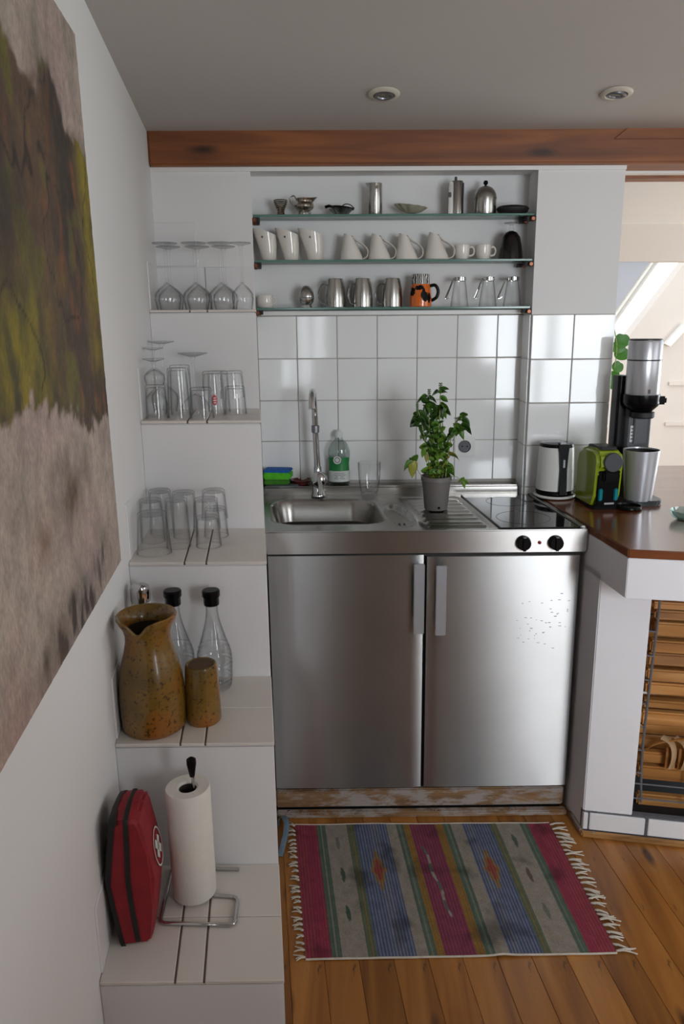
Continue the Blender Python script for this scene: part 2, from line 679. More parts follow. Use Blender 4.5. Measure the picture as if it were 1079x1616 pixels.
def prism(poly, z0, z1, bm=None, bev=0, fn=None):
    """extrude a plan polygon; fn maps (x, y, z) to a vector"""
    new = bm is None
    bm = bm or B()
    f = fn or (lambda x, y, z: Vector((x, y, z)))
    a = [bm.verts.new(f(x, y, z0)) for x, y in poly]
    b = [bm.verts.new(f(x, y, z1)) for x, y in poly]
    n = len(poly)
    bm.faces.new(a[::-1])
    bm.faces.new(b)
    for i in range(n):
        j = (i + 1) % n
        bm.faces.new((a[i], a[j], b[j], b[i]))
    if new and bev:
        bevel(bm, bev, 2)
    return bm


def move(bm, v=(0, 0, 0), rot=None):
    if rot is not None:
        bmesh.ops.rotate(bm, verts=bm.verts, cent=(0, 0, 0), matrix=rot)
    bmesh.ops.translate(bm, verts=bm.verts, vec=Vector(v))
    return bm


def rrect(x0, x1, y0, y1, r, n=6):
    out = []
    for cx, cy, a0 in ((x1 - r, y1 - r, 0), (x0 + r, y1 - r, 90), (x0 + r, y0 + r, 180), (x1 - r, y0 + r, 270)):
        for k in range(n + 1):
            a = math.radians(a0 + 90 * k / n)
            out.append((cx + r * math.cos(a), cy + r * math.sin(a)))
    return out


# ================================================================ SETTING
YC = -.115          # front plane of the upper wall and of the tiled column
XW0, XW1 = -.334, -.357   # left wall near the back wall / near the camera
WTOP = 1.02         # wooden worktop
UTOP = 1.0098       # steel kitchenette top


def xwall(y):
    return XW0 + (XW1 - XW0) * min(1, max(0, (-.15 - y) / 1.0))


# floor with individual boards
floor = struct('floor', abox(-1.3, 3.6, -4.25, 3.0, -.06, -.022), mat('subfloor', '#2a1c10', .9))
x = -1.262
k = 0
while x < 3.5:
    b_ = abox(x + .0003, x + .0912, -4.2, 2.9, -.022, 0, o=S(x + .045, -1.2, 0))
    bevel(b_, .0012, 1)
    obj('floorboard', b_, FLOORW, floor, S(x + .045, -1.2, 0), smooth=False)
    x += .0915

# back wall (core behind the alcove, header over the shelves, left panel, right column)
wall_back = struct('wall_back', abox(-.36, 1.262, .009, .12, 0, 2.32), WALL, smooth=False)
struct('wall_header', abox(-.36, 1.262, YC, .009, 2.135, 2.32), WALL, smooth=False)
wall_panel = struct('wall_panel', abox(-.36, .0, YC, .009, 0, 2.135), WALL, smooth=False)   # above the steps
wb = B()                                                # right column with a slightly splayed side
v = [S(.968, YC), S(1.262, YC), S(1.262, .009), S(.981, .009)]
add_hex(wb, [p + Vector((0, 0, z)) for z in (0, 2.135) for p in v])
wall_column = struct('wall_column', wb, WALL, smooth=False)

# glazed tiles of the alcove
tz0, th, tw, ta = 1.660, .1536, .1476, .147
random.seed(4)
edges_x = [.002] + [ta + i * tw for i in range(6)] + [.980]
obj('tile_grout', abox(.001, .979, .0, .009, 1.02, tz0 + .004), GROUT, wall_back, smooth=False)


def tile(cx, cy, cz, w, h, t=.006, face='-y', tilt=.012, m=TILE, parent=None, gap=.0014, bev=.0016):
    g = gap
    bm = box(-w / 2 + g, w / 2 - g, -t, 0, -h / 2 + g, h / 2 - g, bev=bev, seg=1)
    o = obj('tile', bm, m, parent, S(cx, cy, cz))
    o.rotation_euler = (random.uniform(-tilt, tilt), 0, random.uniform(-tilt, tilt))
    return o


for r in range(5):
    zt = tz0 - r * th
    zb = max(tz0 - (r + 1) * th, 1.035)
    if zt - zb < .03:
        continue
    for c in range(7):
        x0, x1 = edges_x[c], edges_x[c + 1]
        tile((x0 + x1) / 2, .002, (zt + zb) / 2, x1 - x0, zt - zb, parent=wall_back)
# column tiles (front) and the narrow tiles on its inner side
obj('tile_grout', abox(.969, 1.261, YC - .003, YC + .001, 1.0, tz0 - .001), GROUT, wall_column, smooth=False)
for r in range(5):
    zt = tz0 - .002 - r * .1545
    zb = max(zt - .1545, 1.0)
    if zt - zb < .03:
        continue
    for x0, x1 in ((.968, 1.1165), (1.1165, 1.2625)):
        tile((x0 + x1) / 2, YC - .002, (zt + zb) / 2, x1 - x0, zt - zb, parent=wall_column)
    a_, b_ = S(.968, YC), S(.981, 0)
    d = b_ - a_
    w = d.length
    bm = box(-w / 2 + .002, w / 2 - .008, -.004, 0, -(zt - zb) / 2 + .001, (zt - zb) / 2 - .001)
    o = obj('tile', bm, TILE, wall_column, (a_ + b_) / 2 + Vector((-.001, 0, (zt + zb) / 2)), smooth=False)
    o.rotation_euler = (0, 0, math.atan2(d.y, d.x) + PI)
obj('edge_strip', abox(.02, .968, YC + .07, .002, tz0 + .002, tz0 + .016), WHITEPAINT, wall_back, smooth=False)
# flat square tiles high on the left panel
for x0, x1, z0, z1 in ((-.335, -.194, 1.826, 1.969), (-.335, -.17, 1.681, 1.824), (-.169, -.001, 1.681, 1.824)):
    tile((x0 + x1) / 2, YC + .001, (z0 + z1) / 2, x1 - x0, z1 - z0, t=.007, tilt=0, m=STAIRW, parent=wall_panel, gap=.0008)

# left wall with tiled skirting over each step
lw_ = B()
ys = [.12, -.15, -.40, -.65, -.90, -1.15, -2.12]
for y0, y1 in zip(ys, ys[1:]):
    add_hex(lw_, [S(xx, yy, zz) for zz in (0, 2.75) for xx, yy in ((xwall(y1) - .12, y1), (xwall(y1), y1), (xwall(y0), y0), (xwall(y0) - .12, y0))])
bmesh.ops.remove_doubles(lw_, verts=lw_.verts, dist=1e-5)
wall_left = struct('wall_left', lw_, WALL, smooth=False)

# ceiling, gently rising towards the room
cz = lambda y: 2.246 + .10 * (-.15 - y)
cb = B()
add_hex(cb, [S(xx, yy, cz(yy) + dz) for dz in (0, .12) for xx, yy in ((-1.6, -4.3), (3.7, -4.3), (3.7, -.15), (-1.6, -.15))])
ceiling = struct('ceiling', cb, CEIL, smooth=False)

ROOMM = mat('brown_grey_room_paint', '#9c948c', .9, 0, .04, 2)
# rear wall and right wall of the kitchen with their window openings (behind / beside the camera)
def wall_with_holes(name, x0, x1, z0, z1, holes, place):
    """wall strip split around window holes (holes sorted by x)"""
    bm = B()
    xs = x0
    for hx0, hx1, hz0, hz1 in holes:
        place(bm, xs, hx0, z0, z1)
        place(bm, hx0, hx1, z0, hz0)
        place(bm, hx0, hx1, hz1, z1)
        xs = hx1
    place(bm, xs, x1, z0, z1)
    return struct(name, bm, ROOMM, smooth=False)


wall_with_holes('wall_rear', -1.2, 3.7, 0, 2.75, [(-.23, .03, .4, 2.08), (1.4, 2.7, .82, 2.2)],
                lambda bm, a, b, c, d: box(a, b, -4.28, -4.2, c, d, bm))
wall_with_holes('wall_right', -4.2, -.3, 0, 2.75, [(-2.8, -1.0, 1.0, 2.2)],
                lambda bm, a, b, c, d: box(3.5, 3.58, a, b, c, d, bm))
struct('wall_hall', box(-1.2, -1.12, -4.2, -2.0, 0, 2.75), ROOMM, smooth=False)
wp_ = box(.42, 1.22, -3.25, -3.15, 0, 1.8)
box(1.22, 1.45, -3.25, -3.15, 0, 1.26, wp_)
box(-.2, .42, -3.25, -3.15, 0, 1.12, wp_)
struct('wall_shade_blocker', wp_, ROOMM, smooth=False)   # added half wall out of view, keeps window light off the lower left
struct('wall_end', box(-1.2, -.13, -2.13, -2.05, 0, 2.75), ROOMM, smooth=False)
for i, (x0, x1, z0, z1) in enumerate([(-.23, .03, .4, 2.08), (1.4, 2.7, .82, 2.2)]):
    f = B()
    fw_ = .05 if i else .012
    for a, b, c, d in ((x0, x1, z0, z0 + fw_), (x0, x1, z1 - fw_, z1), (x0, x0 + fw_, z0, z1), (x1 - fw_, x1, z0, z1),
                       ((x0 + x1) / 2 - .03, (x0 + x1) / 2 + .03, z0, z1)):
        if b - a < .1 and i == 0 and a > x0 + .1 and b < x1 - .1:
            continue
        box(a, b, -4.26, -4.2, c, d, f)
    struct('window_%d' % (i + 1), f, WHITEPAINT, smooth=False)
f = B()
for a, b, c, d in ((-2.8, -1.0, 1.0, 1.05), (-2.8, -1.0, 2.15, 2.2), (-2.8, -2.75, 1.0, 2.2), (-1.05, -1.0, 1.0, 2.2), (-1.93, -1.87, 1.0, 2.2)):
    box(3.5, 3.56, a, b, c, d, f)
struct('window_3', f, WHITEPAINT, smooth=False)

# brown beam along the ceiling
YB = -.15
bb = abox(-.334, 3.4, YB, -.02, 2.141, 2.30)
bevel(bb, .006, 2)
beam = obj('ceiling_beam', bb, BEAMW, None, smooth=False)
tag(beam, 'long reddish-brown wooden beam running under the ceiling above the shelves', 'beam')
obj('paint_bead', abox(-.334, 1.262, YB + .028, YC + .002, 2.128, 2.141), WHITEPAINT, wall_back, smooth=False)
br = prism([(1.20, 2.215), (1.305, 2.30), (3.4, 2.31), (3.4, 2.215)], -.152, -.02, fn=lambda x, z, y: S(x, y - .004, z))
obj('beam_block', br, BEAMW, beam, smooth=False)

# ================================================================ NEXT ROOM seen past the column
obj('beam_strip', abox(1.27, 3.4, .03, .10, 2.126, 2.150), BEAMW, beam, smooth=False)
struct('trim_1', abox(1.262, 3.4, -.02, .03, 2.135, 2.32), WHITEPAINT, smooth=False)
struct('ceiling_far', abox(1.20, 3.8, .03, 1.55, 2.150, 2.24), WHITEPAINT, smooth=False)
struct('trim_2', abox(1.2, 3.8, 1.5, 1.6, 1.956, 2.16), BEIGE, smooth=False)
# far gable wall, cut off along the slope of the roof, daylight above it
dg = lambda x: 1.4925 + 1.405 * (x - 2.6538)
struct('wall_far', prism([(2.2, 0), (4.2, 0), (4.2, 3.2), (dg(2.2) and 3.869, dg(3.869)), (2.2, dg(2.2))], 2.7, 2.8,
                         fn=lambda x, z, y: S(x, y, z)), BEIGE, smooth=False)
# white lining boards of the sloping roof window
lining = B()


def lp(t, s_):
    a = Vector((2.07, 1.6, 1.7666)).lerp(Vector((2.849, 2.7, 1.7666)), t)
    a = a + Vector((.66, 0, 1.0)) * s_
    return a


for t0, t1, off in ((0, .13, 0), (.13, .15, .012), (.15, .27, -.01), (.27, .29, .014)):
    p = [lp(t0, -.5), lp(t1, -.5), lp(t1, .4), lp(t0, .4)]
    q = [S(a.x + off, a.y, a.z) for a in p]
    add_hex(lining, q + [v_ + Vector((-.10, .06, .04)) for v_ in q])
struct('window_4', lining, WHITEPAINT, smooth=False)
# blue-grey panel beside it
struct('wall_dormer', prism([(1.75, 1.28), (2.07, 1.7666), (2.21, 1.98), (1.75, 1.98)], 1.52, 1.58, fn=lambda x, z, y: S(x, y, z)), BLUEGREY, smooth=False)
# slanting rail and two rails on the far wall
struct('trim_3', prism([(2.93, 1.48), (2.97, 1.46), (3.09, 1.60), (3.05, 1.62)], 2.66, 2.698, fn=lambda x, z, y: S(x, y, z)), WHITEPAINT, smooth=False)
for i_, z_ in enumerate((1.195, .90)):
    struct('trim_%d' % (4 + i_), abox(3.0, 4.1, 2.685, 2.698, z_ - .012, z_ + .012), BEIGE, smooth=False)
# inner side of the thick wall, hidden behind the column
struct('wall_side', abox(1.18, 1.255, .12, 1.5, 0, 2.15), BEIGE, smooth=False)

# ================================================================ STEPPED SHELF (left)
ST = [(-.358, 1.677), (-.669, 1.362), (-.994, 1.039), (-1.321, .7165), (-1.643, .396)]
stair = thing('stepped_shelf', 'white stepped wall shelf climbing along the left wall with tiled treads', 'shelf', S(-.18, -1.0, 0))
so = Vector(stair.location)
for i, (y, z) in enumerate(ST):
    yb = YC if i == 0 else ST[i - 1][0]
    bm = abox(xwall(y) - .002, 0, y + .003, YC - .001, 0, z - .009, o=so)
    if i:
        bm.free()
        bm = abox(xwall(y) - .002, 0, y + .003, yb + .0025, 0, z - .009, o=so)
    bevel(bm, .003, 2)
    st_ = obj('step', bm, STAIRW, stair, smooth=False)
    # treads: two rows of tiles, a narrow strip between two joints
    ymid = y + .163 if i == 4 else y + (yb - y) * .49
    bm = abox(xwall(y), -.001, y + .004, yb + .003, z - .009, z - .003, o=so)
    obj('joint', bm, TREADGROUT, st_, smooth=False)
    xl = xwall(y) + .001
    rows = [(y - .001, ymid), (ymid, yb + .002)] if i else [(y - .001, yb + .002)]
    for y0, y1 in rows:
        for x0, x1 in ((xl, -.2105), (-.2105, -.1545), (-.1545, 0)):
            g = .0022
            bm = abox(x0 + (g if x0 != xl else 0), x1 - (g if x1 != 0 else -.001), y0 + (.0008 if y0 == ymid else 0), y1 - (.0008 if y1 == ymid else 0), z - .008, z, o=so)
            bevel(bm, .0014, 1)
            obj('tile', bm, TREADTILE, st_, smooth=False)
    # skirting tile on the left wall
    bm = abox(xwall(y) - .01, xwall(y) + .0035, y + .02, yb, z, z + .15)
    bevel(bm, .002, 1)
    obj('skirting_tile', bm, STAIRW, wall_left, smooth=False)

# ================================================================ KITCHENETTE
kit = thing('kitchenette', 'stainless steel mini kitchen with sink, hob and two steel doors', 'kitchenette', S(.5, -.3, 0))
ko = Vector(kit.location)
D = -.6048
DT, DB = .9289, .1091
obj('carcass', abox(.012, .985, -.575, -.12, .11, .93, o=ko), BLACKM, kit, smooth=False)
# top with sunk basin: height field over a fine grid
NX, NY = 150, 90
bm = B()
X0, X1, Y0, Y1 = .001, .999, D, -.1165


def in_rr(px, py, cx, cy, hx, hy, r):
    """signed distance to a rounded rectangle (negative inside)"""
    qx, qy = abs(px - cx) - hx + r, abs(py - cy) - hy + r
    return math.hypot(max(qx, 0), max(qy, 0)) + min(max(qx, qy), 0) - r


def sst(a, b, v_):
    t = min(1, max(0, (v_ - a) / (b - a)))
    return t * t * (3 - 2 * t)


def top_h(px, py):
    h = 0
    d = in_rr(px, py, .213, -.335, .185, .178, .085)
    h -= .150 * (1 - sst(-.045, .004, d)) 
    if d < -.045:
        h -= .004
    h += .0025 * (1 - sst(0, .006, abs(d - .006)))
    # small overflow bowl, slanting outline
    cx = .452 + .0 * (py + .38)
    e = math.hypot((px - cx) / .043, (py + .385) / .165)
    h -= .018 * (1 - sst(.82, 1.02, e))
    # drainer: recessed field with ribs
    dd = in_rr(px, py, .608, -.345, .108, .225, .03)
    if dd < .006:
        h -= .004 * (1 - sst(-.006, .006, dd))
        if dd < -.012:
            k_ = (py + .545) / .052
            fr = abs(k_ - round(k_))
            if -.545 < py < -.16 and px > .52:
                h += .0055 * (1 - sst(.12, .3, fr))
    # raised outer rim
    e2 = min(px - X0, X1 - px, py - Y0 + .02)
    h += .003 * (1 - sst(.004, .014, e2))
    return h


gv = [[bm.verts.new(S(X0 + (X1 - X0) * i / NX, Y0 + (Y1 - Y0) * j / NY, UTOP - .003 + top_h(X0 + (X1 - X0) * i / NX, Y0 + (Y1 - Y0) * j / NY)) - ko) for j in range(NY + 1)] for i in range(NX + 1)]
for i in range(NX):
    for j in range(NY):
        bm.faces.new((gv[i][j], gv[i + 1][j], gv[i + 1][j + 1], gv[i][j + 1]))
wt = obj('sink_top', bm, STEEL_TOP, kit, ang=80, recalc=False)
dr = lathe([(0, 0), (.02, 0), (.022, .002), (.016, .003), (.012, .001), (0, .001)], 24)
obj('basin_drain', dr, CHROME, wt, S(.213, -.335, UTOP - .157) - ko)
for dx in (-.008, .008):
    bm = box(-.0035, .0035, -.012, .012, 0, .0012)
    o = obj('overflow_slot', bm, BLACK, wt, S(.452 + dx, -.45, UTOP - .0212) - ko, smooth=False)
obj('rear_strip', abox(.002, .9665, -.1170, -.066, .995, UTOP - .0032, o=ko), STEEL_TOP, kit, smooth=False)
# raised rear ledge
bm = abox(.002, .9665, -.068, -.001, .99, 1.037, o=ko)
bevel(bm, .006, 3)
obj('rear_ledge', bm, STEEL_TOP, kit)
# hob
bm = abox(.733, .978, -.589, -.12, UTOP - .006, UTOP + .003, o=ko)
bevel(bm, .0015, 1)
hob = obj('hob_plate', bm, HOBGLASS, kit, smooth=False)
for (hx, hy, hr) in ((.845, -.465, .085), (.865, -.235, .07)):
    bm = lathe([(hr, 0), (hr + .003, 0), (hr + .003, .0006), (hr, .0006), (hr, 0)], 48)
    obj('cooking_zone', bm, HOBRING, hob, S(hx, hy, UTOP + .0028) - ko)
bm = abox(.980, .997, D + .01, -.117, UTOP - .002, UTOP + .008, o=ko)
bevel(bm, .003, 2)
obj('edge_profile', bm, STEEL_TOP, kit)
# front fascia
bm = abox(.0, 1.0, D, D + .012, .936, UTOP - .001, o=ko)
bevel(bm, .0035, 2)
fas = obj('front_panel', bm, brushed('fascia_steel', '#bdbab7', .30, 1.0), kit)
uv_zx(fas)
obj('fascia_shadow_gap', abox(.006, .99, D + .008, -.3, .925, .936, o=ko), BLACKM, kit, smooth=False)
for kx in (.7985, .8990):
    bm = lathe([(0, 0), (.023, 0), (.0235, .004), (.021, .022), (.0195, .024), (0, .024)], 32)
    box(-.0045, .0045, -.021, .021, .02, .030, bm)
    move(bm, rot=Matrix.Rotation(PI / 2, 3, 'X'))
    obj('hob_knob', bm, BLACK, kit, S(kx, D, .969) - ko)
bm = lathe([(0, 0), (.006, 0), (.005, .004), (0, .005)], 16)
move(bm, rot=Matrix.Rotation(PI / 2, 3, 'X'))
obj('indicator_lamp', bm, RED_LAMP, kit, S(.850, D, .968) - ko)


# doors: slightly bowed pressed panels
def door(x0, x1, zoff, hx, name):
    bm = B()
    n = 24
    zs = (DB, DT + zoff)
    rows = []
    for i in range(n + 1):
        t = i / n
        xx = x0 + (x1 - x0) * t
        edge = min(t, 1 - t) * (x1 - x0)
        dy = .002 * (1 - sst(0, .012, edge)) + .002 * (2 * t - 1) ** 2
        rows.append([S(xx, D + .004 + dy, z) - ko for z in zs] + [S(xx, D + .028, z) - ko for z in zs])
    vs = [[bm.verts.new(p) for p in r] for r in rows]
    for a, b in zip(vs, vs[1:]):
        bm.faces.new((a[0], b[0], b[1], a[1]))
        bm.faces.new((a[2], a[3], b[3], b[2]))
        bm.faces.new((a[1], b[1], b[3], a[3]))
        bm.faces.new((a[0], a[2], b[2], b[0]))
    bm.faces.new((vs[0][0], vs[0][1], vs[0][3], vs[0][2]))
    bm.faces.new((vs[-1][0], vs[-1][2], vs[-1][3], vs[-1][1]))
    d = obj('door', bm, STEEL_DOOR, kit, ang=30)
    uv_zx(d)
    zt, zb = .914 + zoff, .684 + zoff
    h = B()
    box(-.0165, .0165, -.008, 0, zb, zt, h)
    bevel(h, .002, 2)
    hd = obj('handle', h, HANDLEM, d, S(hx, D - .034, 0) - ko, smooth=False)
    for zz in (zt - .03, zb + .03):
        p = box(-.009, .009, 0, .036, zz - .012, zz + .012)
        obj('handle_post', p, HANDLEM, d, S(hx - .006, D - .034, 0) - ko, smooth=False)
    return d


door(.006, .4925, 0, .470, 'door')
rdoor = door(.5035, .982, -.006, .5385, 'door')
random.seed(17)
bm = B()
for q in range(46):                        # short horizontal scratches in the steel
    sx0 = random.gauss(.875, .045)
    sz0 = .70 + random.gauss(0, .05) + (sx0 - .875) * .5
    if .79 < sx0 < .965:
        w_ = random.uniform(.002, .009)
        abox(sx0, sx0 + w_, D + .0035, D + .0065, sz0, sz0 + random.uniform(.0007, .0016), bm, o=ko)
obj('scratches', bm, DARKGREY, rdoor, smooth=False)['kind'] = 'stuff'
# weathered wooden plinth and floor moulding
bm = abox(.004, .985, -.585, -.555, .024, .092, o=ko)
bevel(bm, .004, 2)
obj('plinth_board', bm, PLINTHW, kit, smooth=False)
obj('plinth_shadow_gap', abox(.01, .98, -.57, -.3, .004, .109, o=ko), BLACKM, kit, smooth=False)
bm = abox(.004, .99, -.612, -.585, 0, .020)
bevel(bm, .004, 2)
mould = struct('baseboard_back', bm, PLINTHW, smooth=False)
for sx_ in (.045, .27, .545, .80):
    bm = lathe([(0, 0), (.005, 0), (.004, .0025), (0, .003)], 12)
    obj('screw_head', bm, SCREWM, mould, S(sx_, -.598, .0195))

# mixer tap
tap = thing('mixer_tap', 'chrome swan-neck mixer tap behind the sink basin', 'tap', S(.205, -.105, UTOP))
obj('base', lathe([(0, 0), (.026, 0), (.026, .006), (.022, .012), (.021, .055), (.023, .06), (.020, .075), (.014, .088), (.0135, .11), (0, .11)], 32), CHROME, tap)
lv = lathe([(0, -.022), (.019, -.020), (.029, -.009), (.0315, .002), (.029, .013), (.019, .022), (0, .024)], 28)
move(lv, rot=Matrix.Rotation(PI / 2, 3, 'X'))
obj('lever_ball', lv, CHROME, tap, (.006, -.024, .066))
bm = tube([(.006, -.045, .078), (.012, -.060, .05), (.014, -.070, .02)], [.008, .0085, .010], 12)
obj('lever', bm, CHROME, tap)
sp = smoothpath([(0, 0, .09), (-.004, 0, .20), (-.006, 0, .29), (-.007, -.006, .345), (-.008, -.035, .383), (-.009, -.07, .390), (-.010, -.105, .372), (-.010, -.120, .335)], 6)
obj('spout', tube(sp, [.0115 if i < 14 else .0108 for i in range(len(sp))], 16), CHROME, tap)
obj('collar', lathe([(.0115, .236), (.0145, .238), (.0145, .262), (.0115, .264)], 20, center=(-.005, 0)), ALU, tap)

# ---------------------------------------------------------------- things on the kitchenette
sponge_o = S(.055, -.045, 1.037)
lo = thing('sponge', 'olive green sponge at the bottom of the stack in the sink corner', 'sponge', sponge_o, .1)
obj('foam', box(-.048, .048, -.033, .033, .010, .030, bev=.004), SP_DKGREEN, lo)
sg = thing('sponge', 'bright green sponge with a blue scouring layer on top of the stack by the sink', 'sponge', sponge_o + Vector((.006, -.004, .030)), -.12)
obj('foam', box(-.05, .05, -.034, .034, .0, .026, bev=.004), SP_GREEN, sg)
obj('scouring_layer', box(-.05, .05, -.034, .034, .026, .036, bev=.003), SP_BLUE, sg)
cl = tube(smoothpath([(-.05, 0, .004), (-.02, -.006, .006), (.02, .004, .004), (.062, -.01, .005)], 5), .03, 10, flat=(1.0, .16))
tag(obj('dishcloth', cl, CLOTHG, None, sponge_o + Vector((.018, -.012, .0))), 'folded grey dishcloth under the green sponges', 'cloth')
dsh = thing('soap_dish', 'small dark red dish between the sponges and the tap', 'dish', S(.150, -.036, 1.037))
obj('bowl', lathe([(0, .0), (.022, 0), (.036, .012), (.040, .022), (.037, .022), (.032, .013), (.02, .004), (0, .004)], 28), DARKRED, dsh)

soap = thing('dish_soap_bottle', 'clear dish soap bottle with green label standing right of the tap', 'bottle', S(.292, -.036, 1.037))
prof = [(0, 0), (.036, 0), (.040, .006), (.0405, .045), (.037, .07), (.037, .085), (.041, .115), (.040, .135), (.030, .160), (.017, .172), (.0145, .176), (.0145, .184)]
fl = lambda r, z, a: Vector((r * math.cos(a), r * .72 * math.sin(a), z))
obj('bottle_body', lathe(prof, 36, fn=fl), SOAPGLASS, soap)
obj('soap_liquid', lathe([(0, .003), (.034, .004), (.037, .008), (.0375, .028), (0, .028)], 32, fn=fl), thin_glass('soap_liquid', (.3, .36, .3), (.74, .80, .72), .03, 2), soap)
obj('cap', lathe([(0, .182), (.0155, .182), (.0155, .196), (.012, .202), (.009, .208), (0, .208)], 24), WHITELABEL, soap)


def wrap(prof_r, z0, z1, a0, a1, n=16, sq=.72, off=.0012):
    """label wrapped round an oval body between two angles"""
    bm = B()
    out = []
    for i in range(n + 1):
        a = a0 + (a1 - a0) * i / n
        ring = []
        for zz in (z0, (z0 + z1) / 2, z1):
            r = prof_r(zz)
            ring.append((Vector(((r + off) * math.cos(a), (r + off) * sq * math.sin(a), zz)), Vector(((r - .0003) * math.cos(a), (r - .0003) * sq * math.sin(a), zz))))
        out.append(ring)
    va = [[bm.verts.new(p[0]) for p in r] for r in out]
    for a, b in zip(va, va[1:]):
        for k_ in range(2):
            bm.faces.new((a[k_], b[k_], b[k_ + 1], a[k_ + 1]))
    return bm


def pr_(z):
    for (r0, z0), (r1, z1) in zip(prof[1:], prof[2:]):
        if z0 <= z <= z1 and z1 > z0:
            return r0 + (r1 - r0) * (z - z0) / (z1 - z0)
    return .04


obj('green_label', wrap(pr_, .058, .108, PI * 1.08, PI * 1.92), GREENLABEL, soap)
obj('white_label', wrap(pr_, .016, .057, PI * 1.08, PI * 1.92), WHITELABEL, soap)
bm = lathe([(.0, .0), (.015, 0), (.015, .0006), (0, .0006)], 24)
move(bm, rot=Matrix.Rotation(PI / 2, 3, 'X'))
lo_ = obj('label_badge', bm, WHITELABEL, soap, (-.006, -.0318, .100))
bm = lathe([(.008, .0), (.0105, 0), (.0105, .0005), (.008, .0005), (.008, 0)], 20)
move(bm, rot=Matrix.Rotation(PI / 2, 3, 'X'))
obj('badge_ring', bm, DARKGREY, lo_, (0, -.0007, 0))
for k_ in range(4):
    wdt = (.018, .022, .016, .02)[k_]
    obj('label_print', box(-wdt, wdt, -.0005, 0, -.0012, .0012), ALU, soap, (.002, -.0292, .05 - .007 * k_), smooth=False)


def glassware(name, label, prof, loc, cat='glass', group=None, seg=32, m=None, fn=None, rz=0):
    return tag(obj(name, lathe(prof, seg, fn=fn), m or GLASS, None, loc), label, cat, group)


def tumbler_prof(rb, rt_, h, wall=.0022, base=.008, flare=0):
    """upright glass: outer wall up, rim, inner wall down"""
    out = [(0, 0), (rb * .9, 0), (rb, .003)]
    n = 5
    for i in range(1, n + 1):
        t = i / n
        out.append((rb + (rt_ - rb) * t + flare * math.sin(PI * t), h * t))
    for i in range(n, 0, -1):
        t = i / n
        zz = max(h * t - (0 if i == n else 0), base)
        out.append((rb + (rt_ - rb) * t + flare * math.sin(PI * t) - wall, zz))
    out += [(rb - wall - .002, base), (0, base)]
    return out


def flip(prof, h):
    return [(r, h - z) for r, z in prof][::-1]


gl = tumbler_prof(.029, .042, .127, base=.014, flare=.004)
glassware('drinking_glass', 'empty clear tumbler standing upright between soap bottle and drainer', gl, S(.393, -.125, UTOP + .001), group=None)

# potted basil
pot = thing('potted_basil', 'leggy green basil plant in a grey plastic pot on the drainer', 'plant', S(.594, -.318, UTOP - .001))
obj('pot', lathe([(0, 0), (.038, 0), (.040, .003), (.0475, .085), (.0505, .100), (.053, .101), (.053, .116), (.0495, .117), (.048, .103), (.045, .09), (.045, .088)], 40), POTGREY, pot)
obj('soil', lathe([(0, .102), (.02, .101), (.038, .099), (.0475, .098), (.04, .09), (0, .09)], 24), SOIL, pot)
bm = lathe([(0, 0), (.0045, 0), (.0045, .002), (0, .002)], 12)
move(bm, rot=Matrix.Rotation(PI / 2, 3, 'X'))
obj('drain_hole', bm, BLACK, pot, (.006, -.0402, .012))


def leaf_mesh(name, L, W, curl, fold, m, tip=1.0):
    bm = B()
    n = 7
    rows = []
    for i in range(n + 1):
        t = i / n
        w = W * math.sin(PI * min(1, t ** .8 * .97 + .03)) ** .8 * (1 if t < .98 else .2)
        z = -curl * L * t * t
        y = L * t * (1 - .25 * curl * t)
        rows.append([bm.verts.new((s_ * w, y, z + fold * abs(s_) * w + .12 * W * math.sin(9 * t + s_) * abs(s_))) for s_ in (-1, -.5, 0, .5, 1)])
    for a, b in zip(rows, rows[1:]):
        for k_ in range(4):
            bm.faces.new((a[k_], a[k_ + 1], b[k_ + 1], b[k_]))
    ex = bmesh.ops.extrude_face_region(bm, geom=list(bm.faces))
    bmesh.ops.translate(bm, verts=[v_ for v_ in ex['geom'] if isinstance(v_, bmesh.types.BMVert)], vec=(0, 0, -.0004))
    bmesh.ops.recalc_face_normals(bm, faces=bm.faces)
    me = bpy.data.meshes.new(name)
    bm.to_mesh(me)
    bm.free()
    me.materials.append(m)
    me.polygons.foreach_set('use_smooth', [True] * len(me.polygons))
    return me


random.seed(11)
LEAFS = {k_: [leaf_mesh('leaf_' + k_, .040, .0125, c, f_, LEAFM[k_]) for c, f_ in ((.35, .3), (.7, .5), (1.0, .35))] for k_ in LEAFM}


def put_leaf(p, az, pitch, s_, kind, parent=None):
    o = bpy.data.objects.new('leaf', random.choice(LEAFS[kind]))
    COL.objects.link(o)
    o.parent = parent or pot
    o.location = p
    o.rotation_mode = 'ZXY'
    o.rotation_euler = (pitch, random.uniform(-.4, .4), az)
    o.scale = (s_ * random.uniform(.85, 1.2), s_, s_)


def stem(pts, r=.0022):
    p = smoothpath(pts, 6)
    obj('stem', tube(p, [r * (1 - .35 * i / len(p)) for i in range(len(p))], 7), STEMM, pot)
    return p


